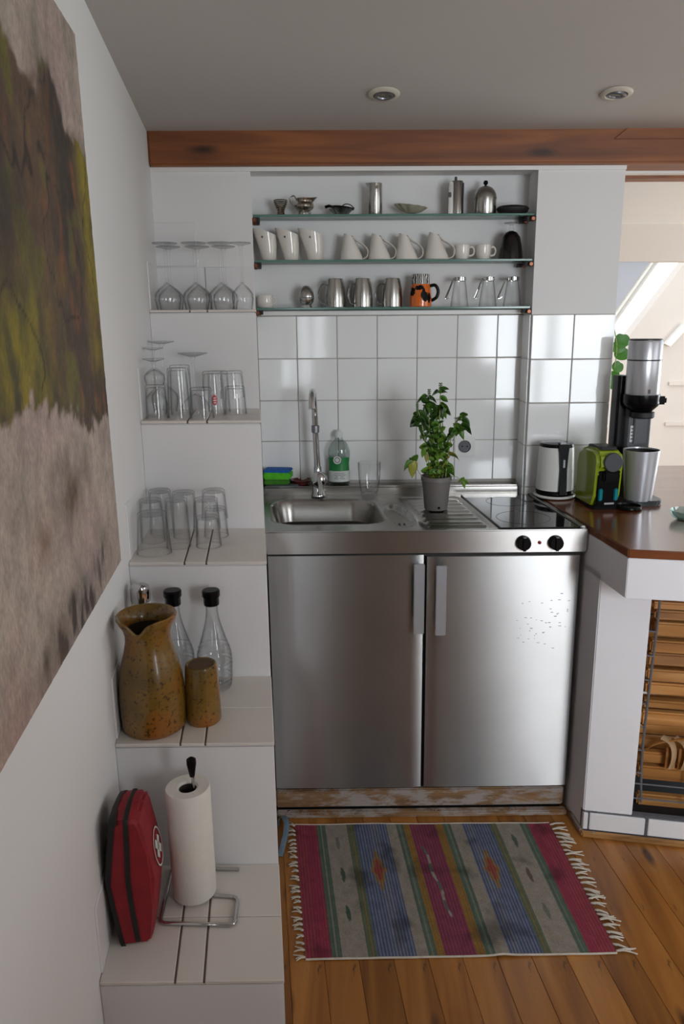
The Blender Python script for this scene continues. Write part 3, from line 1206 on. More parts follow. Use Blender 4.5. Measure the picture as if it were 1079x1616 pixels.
# stems: (path, leaf plan)
stems = [
    ([(-.014, .0, .10), (-.022, 0, .20), (-.028, -.004, .29), (-.03, 0, .385)], 'dark'),
    ([(.008, -.004, .10), (.004, -.006, .21), (.006, -.008, .31), (.008, -.006, .405)], 'mid'),
    ([(.020, .004, .10), (.024, .006, .20), (.02, .01, .28), (.012, .008, .36)], 'light'),
    ([(-.02, -.01, .10), (-.03, -.012, .18), (-.05, -.008, .28), (-.066, -.006, .342)], 'dark'),
    ([(.03, -.006, .10), (.038, -.006, .19), (.052, -.004, .27), (.078, -.002, .322)], 'mid'),
    ([(.0, .012, .10), (-.006, .016, .19), (-.012, .018, .27), (-.01, .016, .34)], 'mid'),
]
for pts, kind in stems:
    p = stem(pts)
    top = p[-1]
    # crown of drooping leaves at the top
    for q in range(11):
        az = q * 2.4 + random.random()
        put_leaf(top + Vector((random.uniform(-.004, .004), random.uniform(-.004, .004), -random.uniform(.0, .07))), az, -random.uniform(.35, 1.15), random.uniform(.75, 1.2), random.choice([kind, kind, 'dark', 'mid']))
    for q in range(10):
        az = random.uniform(0, 2 * PI)
        z_ = random.uniform(.215, .30)
        i_ = min(range(len(p)), key=lambda i: abs(p[i].z - z_))
        put_leaf(p[i_], az, -random.uniform(.5, 1.3), random.uniform(.6, 1.0), random.choice(['dark', 'mid', 'light', kind]))
    for q in range(13):
        az = random.uniform(0, 2 * PI)
        z_ = random.uniform(.12, .225)
        i_ = min(range(len(p)), key=lambda i: abs(p[i].z - z_))
        put_leaf(p[i_], az, -random.uniform(.7, 1.4), random.uniform(.6, 1.05), random.choice(['mid', 'light', 'yellow', 'light']))
for p_, s_, kind in (((-.03, -.01, .40), 1, 'd'), ((.008, -.006, .42), 1.1, 'd'), ((-.068, -.006, .352), .8, 'd')):
    bm = tube([(p_[0], p_[1], p_[2] - .03), (p_[0], p_[1], p_[2] + .008)], .0014, 6)
    for q in range(6):
        z_ = p_[2] - .022 + .006 * q
        for a_ in range(4):
            aa = a_ * PI / 2 + q * .8
            lathe([(0, z_ - .002), (.003 * s_, z_), (0, z_ + .003)], 6, bm, (p_[0] + .004 * s_ * math.cos(aa), p_[1] + .004 * s_ * math.sin(aa)))
    obj('flower_spike', bm, FLOWERM, pot)
# stray stems: one leaf to the left, a sprig hanging right, one over the pot rim
stem([(-.02, -.012, .10), (-.05, -.016, .118), (-.07, -.018, .145)], .0014)
put_leaf(Vector((-.075, -.018, .172)), .5, -1.25, 1.35, 'yellow')
put_leaf(Vector((-.07, -.018, .170)), 2.6, -1.2, 1.25, 'mid')
put_leaf(Vector((-.083, -.018, .168)), 1.4, -1.1, 1.1, 'mid')
stem([(.03, 0, .10), (.06, -.01, .115), (.09, -.012, .098)], .0013)
for q in range(4):
    put_leaf(Vector((.09, -.012, .10)), q * 1.6, -1.1, .6, 'light')
for q in range(5):
    put_leaf(Vector((-.02 + .006 * q, -.036, .118)), PI + .3 * (q - 2), -.95, .85, ['light', 'yellow', 'light', 'mid', 'yellow'][q])

# wall socket
sk = thing('wall_socket', 'white round-hole wall socket on the tiles behind the basil', 'socket', S(.773, -.0055, 1.1765))
obj('cover_plate', box(-.040, .040, -.009, 0, -.040, .040, bev=.003), WHITEP, sk)
bm = lathe([(.0215, 0), (.0235, 0), (.0235, .003), (.0215, .003), (.0205, -.0), (.0, -.0)], 32)
move(bm, rot=Matrix.Rotation(PI / 2, 3, 'X'))
obj('socket_well', bm, DARKGREY, sk, (0, -.0096, 0))
for dx in (-.0095, .0095):
    bm = lathe([(0, 0), (.003, 0), (.003, .001), (0, .001)], 10)
    move(bm, rot=Matrix.Rotation(PI / 2, 3, 'X'))
    obj('pin_hole', bm, BLACK, sk, (dx, -.0098, 0))

# ================================================================ GLASS SHELVES
SZ = (1.994, 1.846, 1.687)
for i, (z, nm) in enumerate(zip(SZ, ('top', 'middle', 'bottom'))):
    sh_ = thing('glass_shelf', '%s green-edged glass shelf in the wall niche' % nm, 'shelf', S(.485, -.055, z))
    o_ = Vector(sh_.location)
    x1 = .965
    bm = abox(.003, x1, -.106, -.004, z - .0075, z, o=o_)
    bevel(bm, .001, 1)
    bm.faces.ensure_lookup_table()
    bm.normal_update()
    for f_ in bm.faces:
        f_.material_index = 0 if abs(f_.normal.z) > .8 else 1
    obj('pane', bm, [SHELFGLASS, SHELFEDGE], sh_, smooth=False)
    for bx, sg_ in ((.004, 1), (x1 - .001, -1)):
        for by in (-.09, -.02):
            bm = abox(min(bx, bx + sg_ * .022), max(bx, bx + sg_ * .022), by - .012, by + .012, z - .023, z - .010, o=o_)
            br_ = obj('bracket', bm, BLACKM, sh_, smooth=False)
            bm = lathe([(0, 0), (.0075, 0), (.0085, .003), (.0085, .013), (.006, .016), (0, .016)], 16)
            move(bm, rot=Matrix.Rotation(PI / 2, 3, 'X'))
            obj('bracket_cap', bm, COPPER, br_, S(bx + sg_ * .004, by - .010, z - .018) - o_)

YS = -.058
# ---- top shelf
z = SZ[0]
t = thing('egg_cup', 'small coiled wire egg cup at the left end of the top shelf', 'egg cup', S(.100, YS, z))
for k_, (r, zz) in enumerate([(.0135, .0015), (.0125, .007), (.0115, .0125), (.0115, .018), (.0135, .0235), (.016, .029), (.0185, .0345), (.0205, .040), (.022, .0455), (.0225, .051)]):
    c_ = [(r * math.cos(a * PI / 12), r * math.sin(a * PI / 12), zz) for a in range(24)]
    obj('coil', tube(c_, .0022, 7, closed=True), OLDSILVER, t)
for k_ in range(3):
    a = k_ * 2.1 + .4
    obj('wire_rib', tube([(.0135 * math.cos(a), .0135 * math.sin(a), 0), (.0112 * math.cos(a), .0112 * math.sin(a), .016), (.0222 * math.cos(a), .0222 * math.sin(a), .050)], .0012, 6), OLDSILVER, t)

t = thing('creamer', 'tarnished silver footed creamer jug on the top shelf', 'jug', S(.181, YS, z))


def creamer(r, zz, a):
    s_ = max(0, math.cos(a)) ** 6 * max(0, (zz - .036) / .02)
    return Vector(((r + .020 * s_) * math.cos(a), r * math.sin(a), zz + .004 * s_))


obj('body', lathe([(0, .014), (.012, .014), (.026, .020), (.034, .028), (.034, .034), (.026, .041), (.0225, .046), (.0235, .052), (.0265, .057), (.0255, .057), (.022, .050), (.021, .045), (.03, .033), (.018, .018), (0, .017)], 40, fn=creamer), OLDSILVER, t)
for k_ in range(3):
    a = k_ * 2 * PI / 3 + .5
    obj('foot', tube([(.017 * math.cos(a), .017 * math.sin(a), .019), (.022 * math.cos(a), .022 * math.sin(a), .009), (.021 * math.cos(a), .021 * math.sin(a), .002), (.025 * math.cos(a), .025 * math.sin(a), .001)], [.005, .0035, .003, .003], 8), OLDSILVER, t)
obj('handle', tube(smoothpath([(-.024, 0, .050), (-.034, 0, .066), (-.046, 0, .060), (-.047, 0, .045), (-.034, 0, .032)], 6), .0023, 8), OLDSILVER, t)

t = thing('tea_strainer', 'dark metal tea strainer resting tilted on a small glass dish, top shelf', 'strainer', S(.309, YS, z))
obj('dish', lathe([(0, 0), (.020, 0), (.030, .010), (.043, .022), (.041, .022), (.028, .011), (.018, .003), (0, .003)], 32), thin_glass('dish_glass', (.2, .2, .19), (.62, .62, .58), .1, 1.5), t)
rg = [(.036 * math.cos(a * PI / 12) + .006, .030 * math.sin(a * PI / 12), .026 - .12 * .036 * math.cos(a * PI / 12)) for a in range(24)]
obj('rim', tube(rg, .0035, 8, closed=True), BLACK, t)
obj('sieve', lathe([(0, .012), (.015, .014), (.026, .020), (.031, .026)], 24, center=(.006, 0)), OLDSILVER, t)
obj('handle', tube([(-.028, 0, .030), (-.042, 0, .033), (-.056, 0, .029)], [.004, .005, .005], 8), BLACK, t)
obj('wire_loop', tube(smoothpath([(.0, .004, .030), (.014, .002, .039), (.032, .0, .036), (.046, 0, .024)], 5), .0016, 6), BLACK, t)

t = thing('steel_jug', 'tall slim steel milk jug with a short spout on the top shelf', 'jug', S(.427, YS, z))


def spj(r, zz, a):
    s_ = max(0, -math.cos(a)) ** 10 * max(0, (zz - .090) / .014)
    return Vector(((r + .010 * s_) * math.cos(a), r * math.sin(a), zz + .002 * s_))


obj('body', lathe([(0, 0), (.0235, 0), (.0245, .002), (.0245, .09), (.0245, .104), (.0232, .104), (.0228, .09), (.0228, .004), (0, .004)], 40, fn=spj), STEEL_CAN, t)
bm = lathe([(0, 0), (.0055, 0), (.0055, .001), (0, .001)], 16)
move(bm, rot=Matrix.Rotation(PI / 2, 3, 'X'))
obj('round_mark', bm, OLDSILVER, t, (.006, -.0240, .089))


def shell(r, zz, a):
    rr = r * (1 + .07 * math.cos(11 * a))
    return Vector((rr * 1.28 * math.cos(a), rr * .8 * math.sin(a), zz + r * .14 * math.cos(a) * -1))


tag(obj('shell_dish', lathe([(0, .002), (.012, .002), (.026, .008), (.040, .021), (.044, .026), (.0415, .026), (.025, .013), (.012, .007), (0, .007)], 66, fn=shell),
        mat('grey_green_shell', '#8d8a78', .35, 0, .25, 40), None, S(.550, YS, z + .006)), 'grey-green scalloped shell dish lying on the top shelf', 'dish')

t = thing('steel_grinder', 'tall steel canister with a raised rod and flat side panel, top shelf', 'canister', S(.706, YS, z))
obj('body', lathe([(0, 0), (.0205, 0), (.0205, .108), (.0195, .110), (0, .110)], 36, center=(.004, 0)), STEEL_CAN, t)
obj('side_panel', box(-.026, -.008, -.016, .012, 0, .106, bev=.003), STEEL_CAN, t)
obj('latch', box(-.028, -.018, -.020, -.015, .056, .072, bev=.001), DARKGREY, t)
obj('rod', tube([(-.002, -.006, .108), (-.002, -.006, .123)], .0048, 12), DARKGREY, t)
obj('hinge_strip', box(.0235, .0265, -.010, .010, .0, .104), DARKGREY, t, smooth=False)

t = thing('sugar_pot', 'domed steel sugar pot with black ball knob on the top shelf', 'pot', S(.808, YS, z))
obj('base', lathe([(0, 0), (.037, 0), (.038, .002), (.038, .053), (.036, .053), (.036, .004), (0, .004)], 40), STEEL_CAN, t)
obj('dome_lid', lathe([(.0395, .053), (.0395, .056), (.038, .066), (.033, .078), (.024, .088), (.012, .0935), (0, .0945)], 40), STEEL_CAN, t)
obj('knob', lathe([(.003, .094), (.003, .097), (.007, .100), (.0085, .105), (.006, .111), (0, .113)], 20), BLACK, t)

t = thing('black_bowl', 'low black lidded bowl at the right end of the top shelf', 'bowl', S(.905, YS, z))
ov = lambda r, zz, a: Vector((r * 1.18 * math.cos(a), r * .8 * math.sin(a), zz))
obj('bowl', lathe([(0, 0), (.030, 0), (.043, .010), (.047, .018), (.045, .018), (.03, .005), (0, .004)], 36, fn=ov), BLACKM, t)
obj('lid', lathe([(.048, .018), (.048, .022), (.042, .028), (.028, .031), (0, .031)], 36, fn=ov), BLACKM, t)
obj('grip', box(.034, .052, -.012, .012, .006, .024, bev=.004), BLACKM, t)

# ---- middle shelf
z = SZ[1]


def slant(r, zz, a):
    """tall cup whose rim rises to a lip on its left side"""
    t_ = zz / .09
    k_ = -math.cos(a)
    return Vector(((r + .013 * t_ ** 2 * max(0, k_)) * math.cos(a) - .006 * t_ ** 2, r * math.sin(a), zz + t_ ** 3 * .009 * k_))


def slant_cup(x, label):
    t = thing('slanted_jug', label, 'jug', S(x, YS, z), 0, None)
    obj('body', lathe([(0, 0), (.022, 0), (.0245, .003), (.028, .03), (.031, .06), (.0335, .098), (.0315, .098), (.029, .06), (.026, .03), (.022, .006), (0, .006)], 40, fn=slant), WHITEC, t)
    bm = lathe([(0, 0), (.0038, 0), (.0038, .0012), (0, .0012)], 14)
    move(bm, rot=Matrix.Rotation(PI / 2, 3, 'X'))
    obj('finger_hole', bm, DARKGREY, t, (-.018, -.0292, .078))
    return t


sc0 = slant_cup(.054, 'leftmost of the three tall white slanted jugs on the middle shelf')
dup(sc0, S(.132, YS, z), 0, 'middle one of the three tall white slanted jugs on the middle shelf')
dup(sc0, S(.216, YS, z), .15, 'third tall white slanted jug, right beside the folded white cups', (1.08, 1, .98))


def fold(r, zz, a):
    """cup that tapers upwards and leans to the left"""
    t_ = zz / .084
    return Vector((r * (1.1 - .62 * t_) * math.cos(a) - .007 - .010 * t_, r * (1 - .30 * t_) * math.sin(a), zz + .008 * t_ ** 2 * math.cos(a) * -1))


def fold_cup(x, label):
    t = thing('folded_cup', label, 'cup', S(x, YS, z))
    obj('body', lathe([(0, 0), (.035, 0), (.038, .003), (.0385, .02), (.037, .05), (.036, .083), (.034, .083), (.0345, .05), (.036, .02), (.034, .006), (0, .006)], 36, fn=fold), WHITEC, t)
    hp = smoothpath([(-.006, 0, .083), (.010, 0, .066), (.032, 0, .053), (.048, 0, .036), (.046, 0, .014), (.030, 0, .005), (.014, 0, .005)], 6)
    obj('folded_handle', tube(hp, .0045, 10, flat=(4.0, .7)), WHITEC, t)
    return t


fc0 = fold_cup(.352, 'first white cup with ribbon-like handle from the left, middle shelf')
for x_, lb in ((.450, 'second white cup with ribbon-like handle from the left, middle shelf'), (.545, 'third white cup with ribbon-like handle from the left, middle shelf'), (.652, 'rightmost white cup with ribbon-like handle, next to the espresso cups')):
    dup(fc0, S(x_, YS, z), 0, lb, (1.06, 1, 1.03) if x_ > .6 else None)

t = thing('espresso_cup', 'left one of two small white espresso cups on the middle shelf', 'cup', S(.732, YS, z))
obj('body', lathe([(0, 0), (.017, 0), (.020, .002), (.025, .018), (.0265, .036), (.0265, .05), (.0248, .05), (.0245, .034), (.022, .016), (.017, .005), (0, .005)], 32), WHITEC, t)
obj('handle', tube(smoothpath([(.024, 0, .042), (.036, 0, .043), (.043, 0, .032), (.038, 0, .017), (.024, 0, .014)], 6), .0034, 8), WHITEC, t)
dup(t, S(.807, YS, z), 0, 'right one of two small white espresso cups, beside the dark glass')

t = thing('dark_goblet', 'upside-down goblet with dark bowl and clear foot at the shelf end', 'glass', S(.903, YS, z))
obj('bowl', lathe([(.0425, .0), (.042, .01), (.038, .045), (.031, .075), (.020, .090), (.008, .096), (0, .097), (0, .094), (.018, .087), (.029, .073), (.036, .045), (.0405, 0)], 48,
                  fn=lambda r, zz, a: Vector((r * (1 + .018 * math.cos(18 * a)) * math.cos(a), r * (1 + .018 * math.cos(18 * a)) * math.sin(a), zz))), mat('dark_goblet_bowl', '#120b0d', .15, 0, .1, 10), t)
obj('stem', lathe([(.007, .095), (.009, .102), (.005, .108), (.0045, .114), (.010, .119), (.026, .121), (.026, .123), (0, .124)], 28), GLASS, t)

# ---- bottom shelf
z = SZ[2]
t = thing('cream_cup', 'small cream cup at the left end of the bottom shelf', 'cup', S(.036, YS, z))
obj('body', lathe([(0, 0), (.022, 0), (.026, .004), (.029, .022), (.027, .044), (.025, .044), (.027, .022), (.022, .006), (0, .006)], 32), WHITEC, t)
obj('handle', tube(smoothpath([(.024, 0, .036), (.034, 0, .034), (.036, 0, .022), (.026, 0, .012)], 5), .003, 8), WHITEC, t)

t = thing('tea_infuser', 'egg-shaped polished silver tea infuser beside the steel mugs', 'infuser', S(.182, YS, z + .004))
obj('egg', lathe([(0, 0), (.014, .004), (.024, .016), (.0275, .030), (.025, .048), (.018, .063), (.009, .071), (0, .073)], 40), STEEL_CAN, t)
obj('stand', lathe([(.018, -.004), (.020, -.004), (.0185, .004), (.0165, .003), (.018, -.004)], 28), CHROME, t)
obj('seam_ring', lathe([(.0272, .028), (.0285, .030), (.0272, .032)], 40), CHROME, t)


def steel_mug(x, label):
    t = thing('steel_mug', label, 'mug', S(x, YS, z))
    obj('body', lathe([(0, 0), (.034, 0), (.036, .002), (.0365, .03), (.034, .065), (.0275, .098), (.026, .099), (.0245, .098), (.031, .062), (.034, .03), (.033, .005), (0, .005)], 40), STEEL_CAN, t)
    hp = smoothpath([(-.030, 0, .078), (-.046, -.004, .080), (-.058, -.006, .062), (-.060, -.006, .038), (-.050, -.004, .016), (-.036, 0, .012)], 6)
    obj('handle', tube(hp, .0028, 8, flat=(1.7, .8)), CHROME, t)
    return t


sm0 = steel_mug(.285, 'leftmost of three barrel-shaped steel mugs on the bottom shelf')
dup(sm0, S(.381, YS, z), .5, 'middle of three barrel-shaped steel mugs on the bottom shelf')
dup(sm0, S(.487, YS, z), .1, 'rightmost of three barrel-shaped steel mugs, next to the orange mug')

t = thing('orange_mug', 'orange mug with black spots, zebra-striped insert and black handle', 'mug', S(.588, YS, z))
obj('body', lathe([(0, 0), (.036, 0), (.039, .003), (.040, .03), (.036, .06), (.033, .078), (.031, .078), (.034, .058), (.037, .03), (.034, .006), (0, .006)], 40), ZEBRA_O, t)
obj('zebra_rim', lathe([(.0315, .070), (.032, .076), (.0305, .112), (.0285, .112), (.029, .074)], 36), ZEBRA, t)
obj('handle', tube(smoothpath([(.032, -.008, .072), (.050, -.012, .074), (.061, -.012, .056), (.056, -.012, .034), (.038, -.008, .022)], 6), .0058, 10), BLACK, t)


def patch(a0, z0, sa, sz, seed):
    random.seed(seed)
    bm = B()
    n = 18
    ph = [random.uniform(.7, 1.15) for _ in range(n)]
    rr = lambda zz: .0402 if zz < .03 else .0402 - (zz - .03) * .14
    ctr = bm.verts.new(((rr(z0) + .0012) * math.cos(a0), (rr(z0) + .0012) * math.sin(a0), z0))
    ring = []
    for i in range(n):
        a = 2 * PI * i / n
        aa, zz = a0 + sa * ph[i] * math.cos(a), z0 + sz * ph[i] * math.sin(a)
        ring.append(bm.verts.new(((rr(zz) + .0009) * math.cos(aa), (rr(zz) + .0009) * math.sin(aa), zz)))
    for i in range(n):
        bm.faces.new((ctr, ring[i], ring[(i + 1) % n]))
    return bm


for a0, z0, sa, sz, sd in ((-PI / 2 - .95, .052, .35, .016, 1), (-PI / 2 + .25, .040, .32, .022, 2), (-PI / 2 - .2, .066, .5, .009, 3), (-PI / 2 + .75, .030, .22, .018, 5)):
    obj('black_spot', patch(a0, z0, sa, sz, sd), BLACK, t)


def irish(x, rz, label):
    t = thing('glass_mug', label, 'glass', S(x, YS, z), rz)
    obj('bowl', lathe([(.032, 0), (.031, .01), (.026, .05), (.0205, .086), (.0195, .098), (0, .099), (0, .096), (.0175, .094), (.019, .085), (.0245, .05), (.0295, .01), (.0305, 0)], 36), GLASS, t)
    obj('metal_band', lathe([(.0205, .088), (.0222, .089), (.0222, .101), (.019, .102), (0, .102), (0, .100), (.0195, .100), (.0205, .088)], 32), CHROME, t)
    hp = smoothpath([(-.020, 0, .094), (-.026, -.004, .093), (-.038, -.006, .062), (-.050, -.006, .034), (-.050, -.006, .028), (-.042, -.004, .029), (-.036, -.002, .034)], 5)
    obj('wire_handle', tube(hp, .0018, 8), CHROME, t)
    hp2 = smoothpath([(-.018, -.010, .094), (-.024, -.012, .092), (-.035, -.012, .064), (-.045, -.010, .038), (-.048, -.008, .030)], 5)
    obj('wire_handle', tube(hp2, .0015, 8), CHROME, t)
    return t


im0 = irish(.727, 0, 'leftmost of three upturned glass mugs with metal bands, bottom shelf')
dup(im0, S(.828, YS, z), .1, 'middle of three upturned glass mugs with metal bands, bottom shelf')
dup(im0, S(.915, YS, z), -.25, 'rightmost of three upturned glass mugs with metal bands, bottom shelf')

# ================================================================ GLASSES ON THE STEPS
# step 1: upturned wine glasses (rim on the tread, foot in the air)
z = ST[0][1]
wine = [(.0365, 0), (.0395, .018), (.0430, .034), (.0405, .052), (.026, .068), (.010, .080), (.0045, .092), (.0035, .12), (.0035, .165), (.0045, .188), (.010, .199), (.036, .204), (.040, .2055), (.040, .2075), (0, .208)]
wine += [(0, .088), (.008, .078), (.0245, .066), (.0388, .051), (.0413, .034), (.038, .018), (.0352, 0)]
wn_ = None
for x_, y_, s_, lb in ((-.283, -.300, 1, 'upturned wine glass at the left front of the highest tiled step'),
                       (-.190, -.302, 1, 'second upturned wine glass from the left in the front row, highest step'),
                       (-.108, -.300, .97, 'third upturned wine glass from the left in the front row, highest step'),
                       (-.041, -.296, .85, 'smaller upturned wine glass at the right end of the highest step'),
                       (-.285, -.185, 1, 'upturned wine glass behind the left front one on the highest step'),
                       (-.188, -.185, 1, 'upturned wine glass behind the second front one on the highest step'),
                       (-.100, -.190, .98, 'upturned wine glass behind the third front one on the highest step')):
    if wn_ is None:
        wn_ = glassware('wine_glass', lb, wine, S(x_, y_, z), group='upturned wine glasses on the highest step', seg=36)
        o = wn_
    else:
        o = wn_.copy()
        COL.objects.link(o)
        o.location = S(x_, y_, z)
        o['label'] = lb
    o.scale = (s_ if s_ > .9 else .82, s_ if s_ > .9 else .82, 1)

# step 2
z = ST[1][1]


def up_tumbler(name, label, x, y, rb, rt_, h, zz=None, group=None, fn=None, seg=32, rz=0, tilt=0):
    o = glassware(name, label, flip(tumbler_prof(rb, rt_, h), h), S(x, y, z if zz is None else zz), group=group, seg=seg, fn=fn)
    o.rotation_euler = (0, tilt, rz)
    return o


G2 = 'upturned glasses on the second step'
up_tumbler('drinking_glass', 'clear tumbler at the left front corner of the second step, under a small stemmed glass', -.305, -.600, .029, .033, .098, group=G2)
sherry = [(.026, 0), (.030, .016), (.029, .028), (.018, .040), (.006, .048), (.0045, .058), (.008, .066), (.028, .072), (.031, .0735), (.031, .0755), (0, .076), (0, .045), (.016, .038), (.0275, .027), (.0285, .016), (.0248, 0)]
glassware('stemmed_glass', 'short stemmed glass set upside down on the left front tumbler, second step', sherry, S(-.305, -.600, z + .0985), group=G2)
tallw = [(r * .86, zz) for r, zz in wine]
o = glassware('wine_glass', 'upturned tall wine glass at the left in the middle of the second step', tallw, S(-.315, -.525, z), group=G2)
o.scale = (.9, .9, .98)
o = glassware('wine_glass', 'upturned wine glass at the back left corner of the second step', wine, S(-.30, -.425, z), group=G2)
o.scale = (.98, .98, 1.06)
coupe = [(.046, 0), (.045, .012), (.036, .034), (.018, .050), (.0055, .060), (.004, .08), (.004, .158), (.008, .170), (.040, .179), (.046, .181), (.046, .183), (0, .184), (0, .056), (.016, .047), (.034, .032), (.0432, .012), (.0445, 0)]
glassware('coupe_glass', 'upturned wide-footed glass behind the tall tumbler on the second step', coupe, S(-.205, -.415, z), group=G2)
up_tumbler('drinking_glass', 'tall clear tumbler second from the left on the second step', -.240, -.590, .028, .034, .146, group=G2)
o = up_tumbler('drinking_glass', 'narrow tumbler showing just behind the tall one on the second step', -.240, -.505, .030, .034, .150, group=G2)
up_tumbler('drinking_glass', 'low clear tumbler at the front middle of the second step', -.172, -.605, .031, .036, .090, group=G2)
lt = thing('printed_glass', 'upturned tumbler with a red round logo on the second step', 'glass', S(-.140, -.525, z), 0)
obj('bowl', lathe(flip(tumbler_prof(.030, .034, .132), .132), 32), GLASS, lt)
bm = B()
n = 24
R_ = lambda zz: .034 + (.030 - .034) * zz / .132 + .0008


def decal(bm, a0, z0, sa, sz, k=20, off=0.0):
    c_ = bm.verts.new(((R_(z0) + off) * math.cos(a0), (R_(z0) + off) * math.sin(a0), z0))
    rg_ = [bm.verts.new(((R_(z0 + sz * math.sin(2 * PI * i / k)) + off) * math.cos(a0 + sa * math.cos(2 * PI * i / k)), (R_(z0 + sz * math.sin(2 * PI * i / k)) + off) * math.sin(a0 + sa * math.cos(2 * PI * i / k)), z0 + sz * math.sin(2 * PI * i / k))) for i in range(k)]
    for i in range(k):
        bm.faces.new((c_, rg_[i], rg_[(i + 1) % k]))


decal(bm, -PI / 2 + .28, .048, .24, .016)
lg = obj('red_logo', bm, REDLOGO, lt)
for dz, sa in ((.006, .13), (-.001, .16), (-.008, .11)):
    bm = B()
    decal(bm, -PI / 2 + .28, .048 + dz, sa, .0016, 10, .0006)
    obj('logo_print', bm, WHITELABEL, lg)
up_tumbler('drinking_glass', 'lower tumbler of the pair stacked at the right end of the second step', -.075, -.500, .030, .034, .085, group=G2)
up_tumbler('drinking_glass', 'tilted top tumbler of the pair stacked at the right end of the second step', -.082, -.500, .034, .038, .082, zz=z + .049, group=G2, tilt=-.03)
up_tumbler('drinking_glass', 'upturned tumbler at the back middle of the second step', -.128, -.440, .031, .035, .128, group=G2)

# step 3
z = ST[2][1]
G3 = 'upturned tumblers on the third step'
facet = lambda r, zz, a: Vector((r * (1 + .018 * math.cos(10 * a)) * math.cos(a), r * (1 + .018 * math.cos(10 * a)) * math.sin(a), zz))
up_tumbler('drinking_glass', 'wide faceted tumbler at the left front of the third step', -.298, -.905, .037, .046, .112, group=G3, fn=facet, seg=60)
up_tumbler('drinking_glass', 'upturned tumbler right behind the wide faceted one on the third step', -.315, -.795, .030, .034, .122, group=G3)
up_tumbler('drinking_glass', 'upturned tumbler at the back left corner of the third step', -.300, -.710, .031, .035, .130, group=G3)
up_tumbler('drinking_glass', 'tall plain tumbler second from the left in front on the third step', -.238, -.850, .029, .033, .136, group=G3)
up_tumbler('drinking_glass', 'tall plain tumbler in the back middle of the third step', -.228, -.745, .032, .036, .132, group=G3)
up_tumbler('drinking_glass', 'lower tumbler of the front right pair on the third step', -.156, -.845, .030, .035, .085, group=G3)
up_tumbler('drinking_glass', 'upper tumbler capping the front right pair on the third step', -.158, -.845, .0315, .0375, .085, zz=z + .050, group=G3)
up_tumbler('drinking_glass', 'lower tumbler of the rear right pair on the third step', -.140, -.745, .030, .035, .085, group=G3)
up_tumbler('drinking_glass', 'upper tumbler capping the rear right pair on the third step', -.142, -.745, .0315, .0375, .085, zz=z + .052, group=G3)

# step 4: bottles, stoneware jug and beaker
z = ST[3][1]


def soda_bottle(x, y, label):
    t = thing('carbonation_bottle', label, 'bottle', S(x, y, z))
    pr = [(0, .004), (.024, .002), (.038, 0), (.0405, .006)]
    for i in range(1, 40):
        zz = .006 + .212 * i / 40
        u = zz / .215
        r = .0405 + .004 * math.sin(PI * min(1, u * 1.55)) if u < .45 else .0395 - (.0245) * sst(.40, 1.0, u) + .004 * (1 - sst(.4, .65, u))
        if u < .55:
            r += .0011 * math.sin(zz * 520)
        pr.append((r, zz))
    pr += [(.0152, .222), (.0152, .235)]
    inner = [(max(r - .0016, 0), zz + .0012) for r, zz in pr[3:]][::-1]
    obj('bottle_body', lathe(pr + [(.0135, .235)] + inner + [(0, .008)], 36), GLASSB, t)
    obj('cap', lathe([(0, .226), (.0185, .226), (.0195, .228), (.0195, .246), (.0225, .250), (.0225, .263), (.020, .266), (0, .266)], 28), BLACK, t)
    return t


sb = soda_bottle(-.143, -1.046, 'clear carbonation bottle with black cap at the right on the fourth step')
dup(sb, S(-.240, -1.044, z), .4, 'clear carbonation bottle with black cap half hidden behind the stoneware jug')
t = thing('steel_cap_bottle', 'slim bottle with a polished steel cap behind the stoneware jug', 'bottle', S(-.318, -1.060, z))
obj('bottle_body', lathe([(0, 0), (.026, 0), (.028, .004), (.028, .20), (.024, .222), (.020, .232), (.020, .24), (0, .24)], 28), GLASSB, t)
obj('collar', lathe([(.0205, .228), (.024, .23), (.024, .243), (0, .243)], 28), WHITEP, t)
obj('steel_cap', lathe([(0, .243), (.0235, .243), (.0245, .245), (.0245, .272), (.022, .283), (.013, .288), (0, .289)], 28), CHROME, t)

jug = thing('stoneware_jug', 'large brown glazed stoneware jug with a notched pouring lip', 'jug', S(-.277, -1.240, z))


def juglip(r, zz, a):
    d = math.atan2(math.sin(a + PI / 2 + .12), math.cos(a + PI / 2 + .12))   # towards the camera
    k_ = math.exp(-(d / .33) ** 2) * sst(.232, .272, zz)
    s_ = math.exp(-((abs(d) - .55) / .16) ** 2) * sst(.24, .272, zz)
    return Vector(((r - .010 * k_ + .004 * s_) * math.cos(a), (r - .010 * k_ + .004 * s_) * math.sin(a), zz - .030 * k_))


obj('body', lathe([(0, 0), (.066, 0), (.071, .004), (.073, .012), (.0745, .05), (.0745, .085), (.0715, .125), (.065, .160), (.056, .192), (.051, .215), (.0505, .232), (.054, .248), (.0625, .264), (.067, .272), (.0675, .278), (.065, .281), (.061, .279), (.050, .262), (.0455, .24), (.0455, .215), (.052, .188), (.06, .15), (.066, .1), (.066, .02), (0, .012)], 96, fn=juglip), STONE, jug)
obj('dark_inside', lathe([(.0450, .246), (.0445, .216), (.051, .188), (.059, .15), (.065, .1), (.065, .022), (0, .014)], 48), STONE_IN, jug)
bk = thing('stoneware_beaker', 'brown stoneware beaker standing upside down beside the jug', 'beaker', S(-.163, -1.216, z))
obj('body', lathe([(.0355, .002), (.038, 0), (.0405, .004), (.041, .02), (.0395, .09), (.0375, .138), (.036, .144), (.033, .146), (.030, .1445), (.029, .1435), (0, .1435), (0, .139), (.033, .139), (.036, .02)], 48), STONE, bk)
obj('base_face', lathe([(0, .1436), (.029, .1436), (.029, .1446), (0, .1446)], 32), mat('unglazed_clay', '#5b4630', .85, 0, .12, 30), bk)

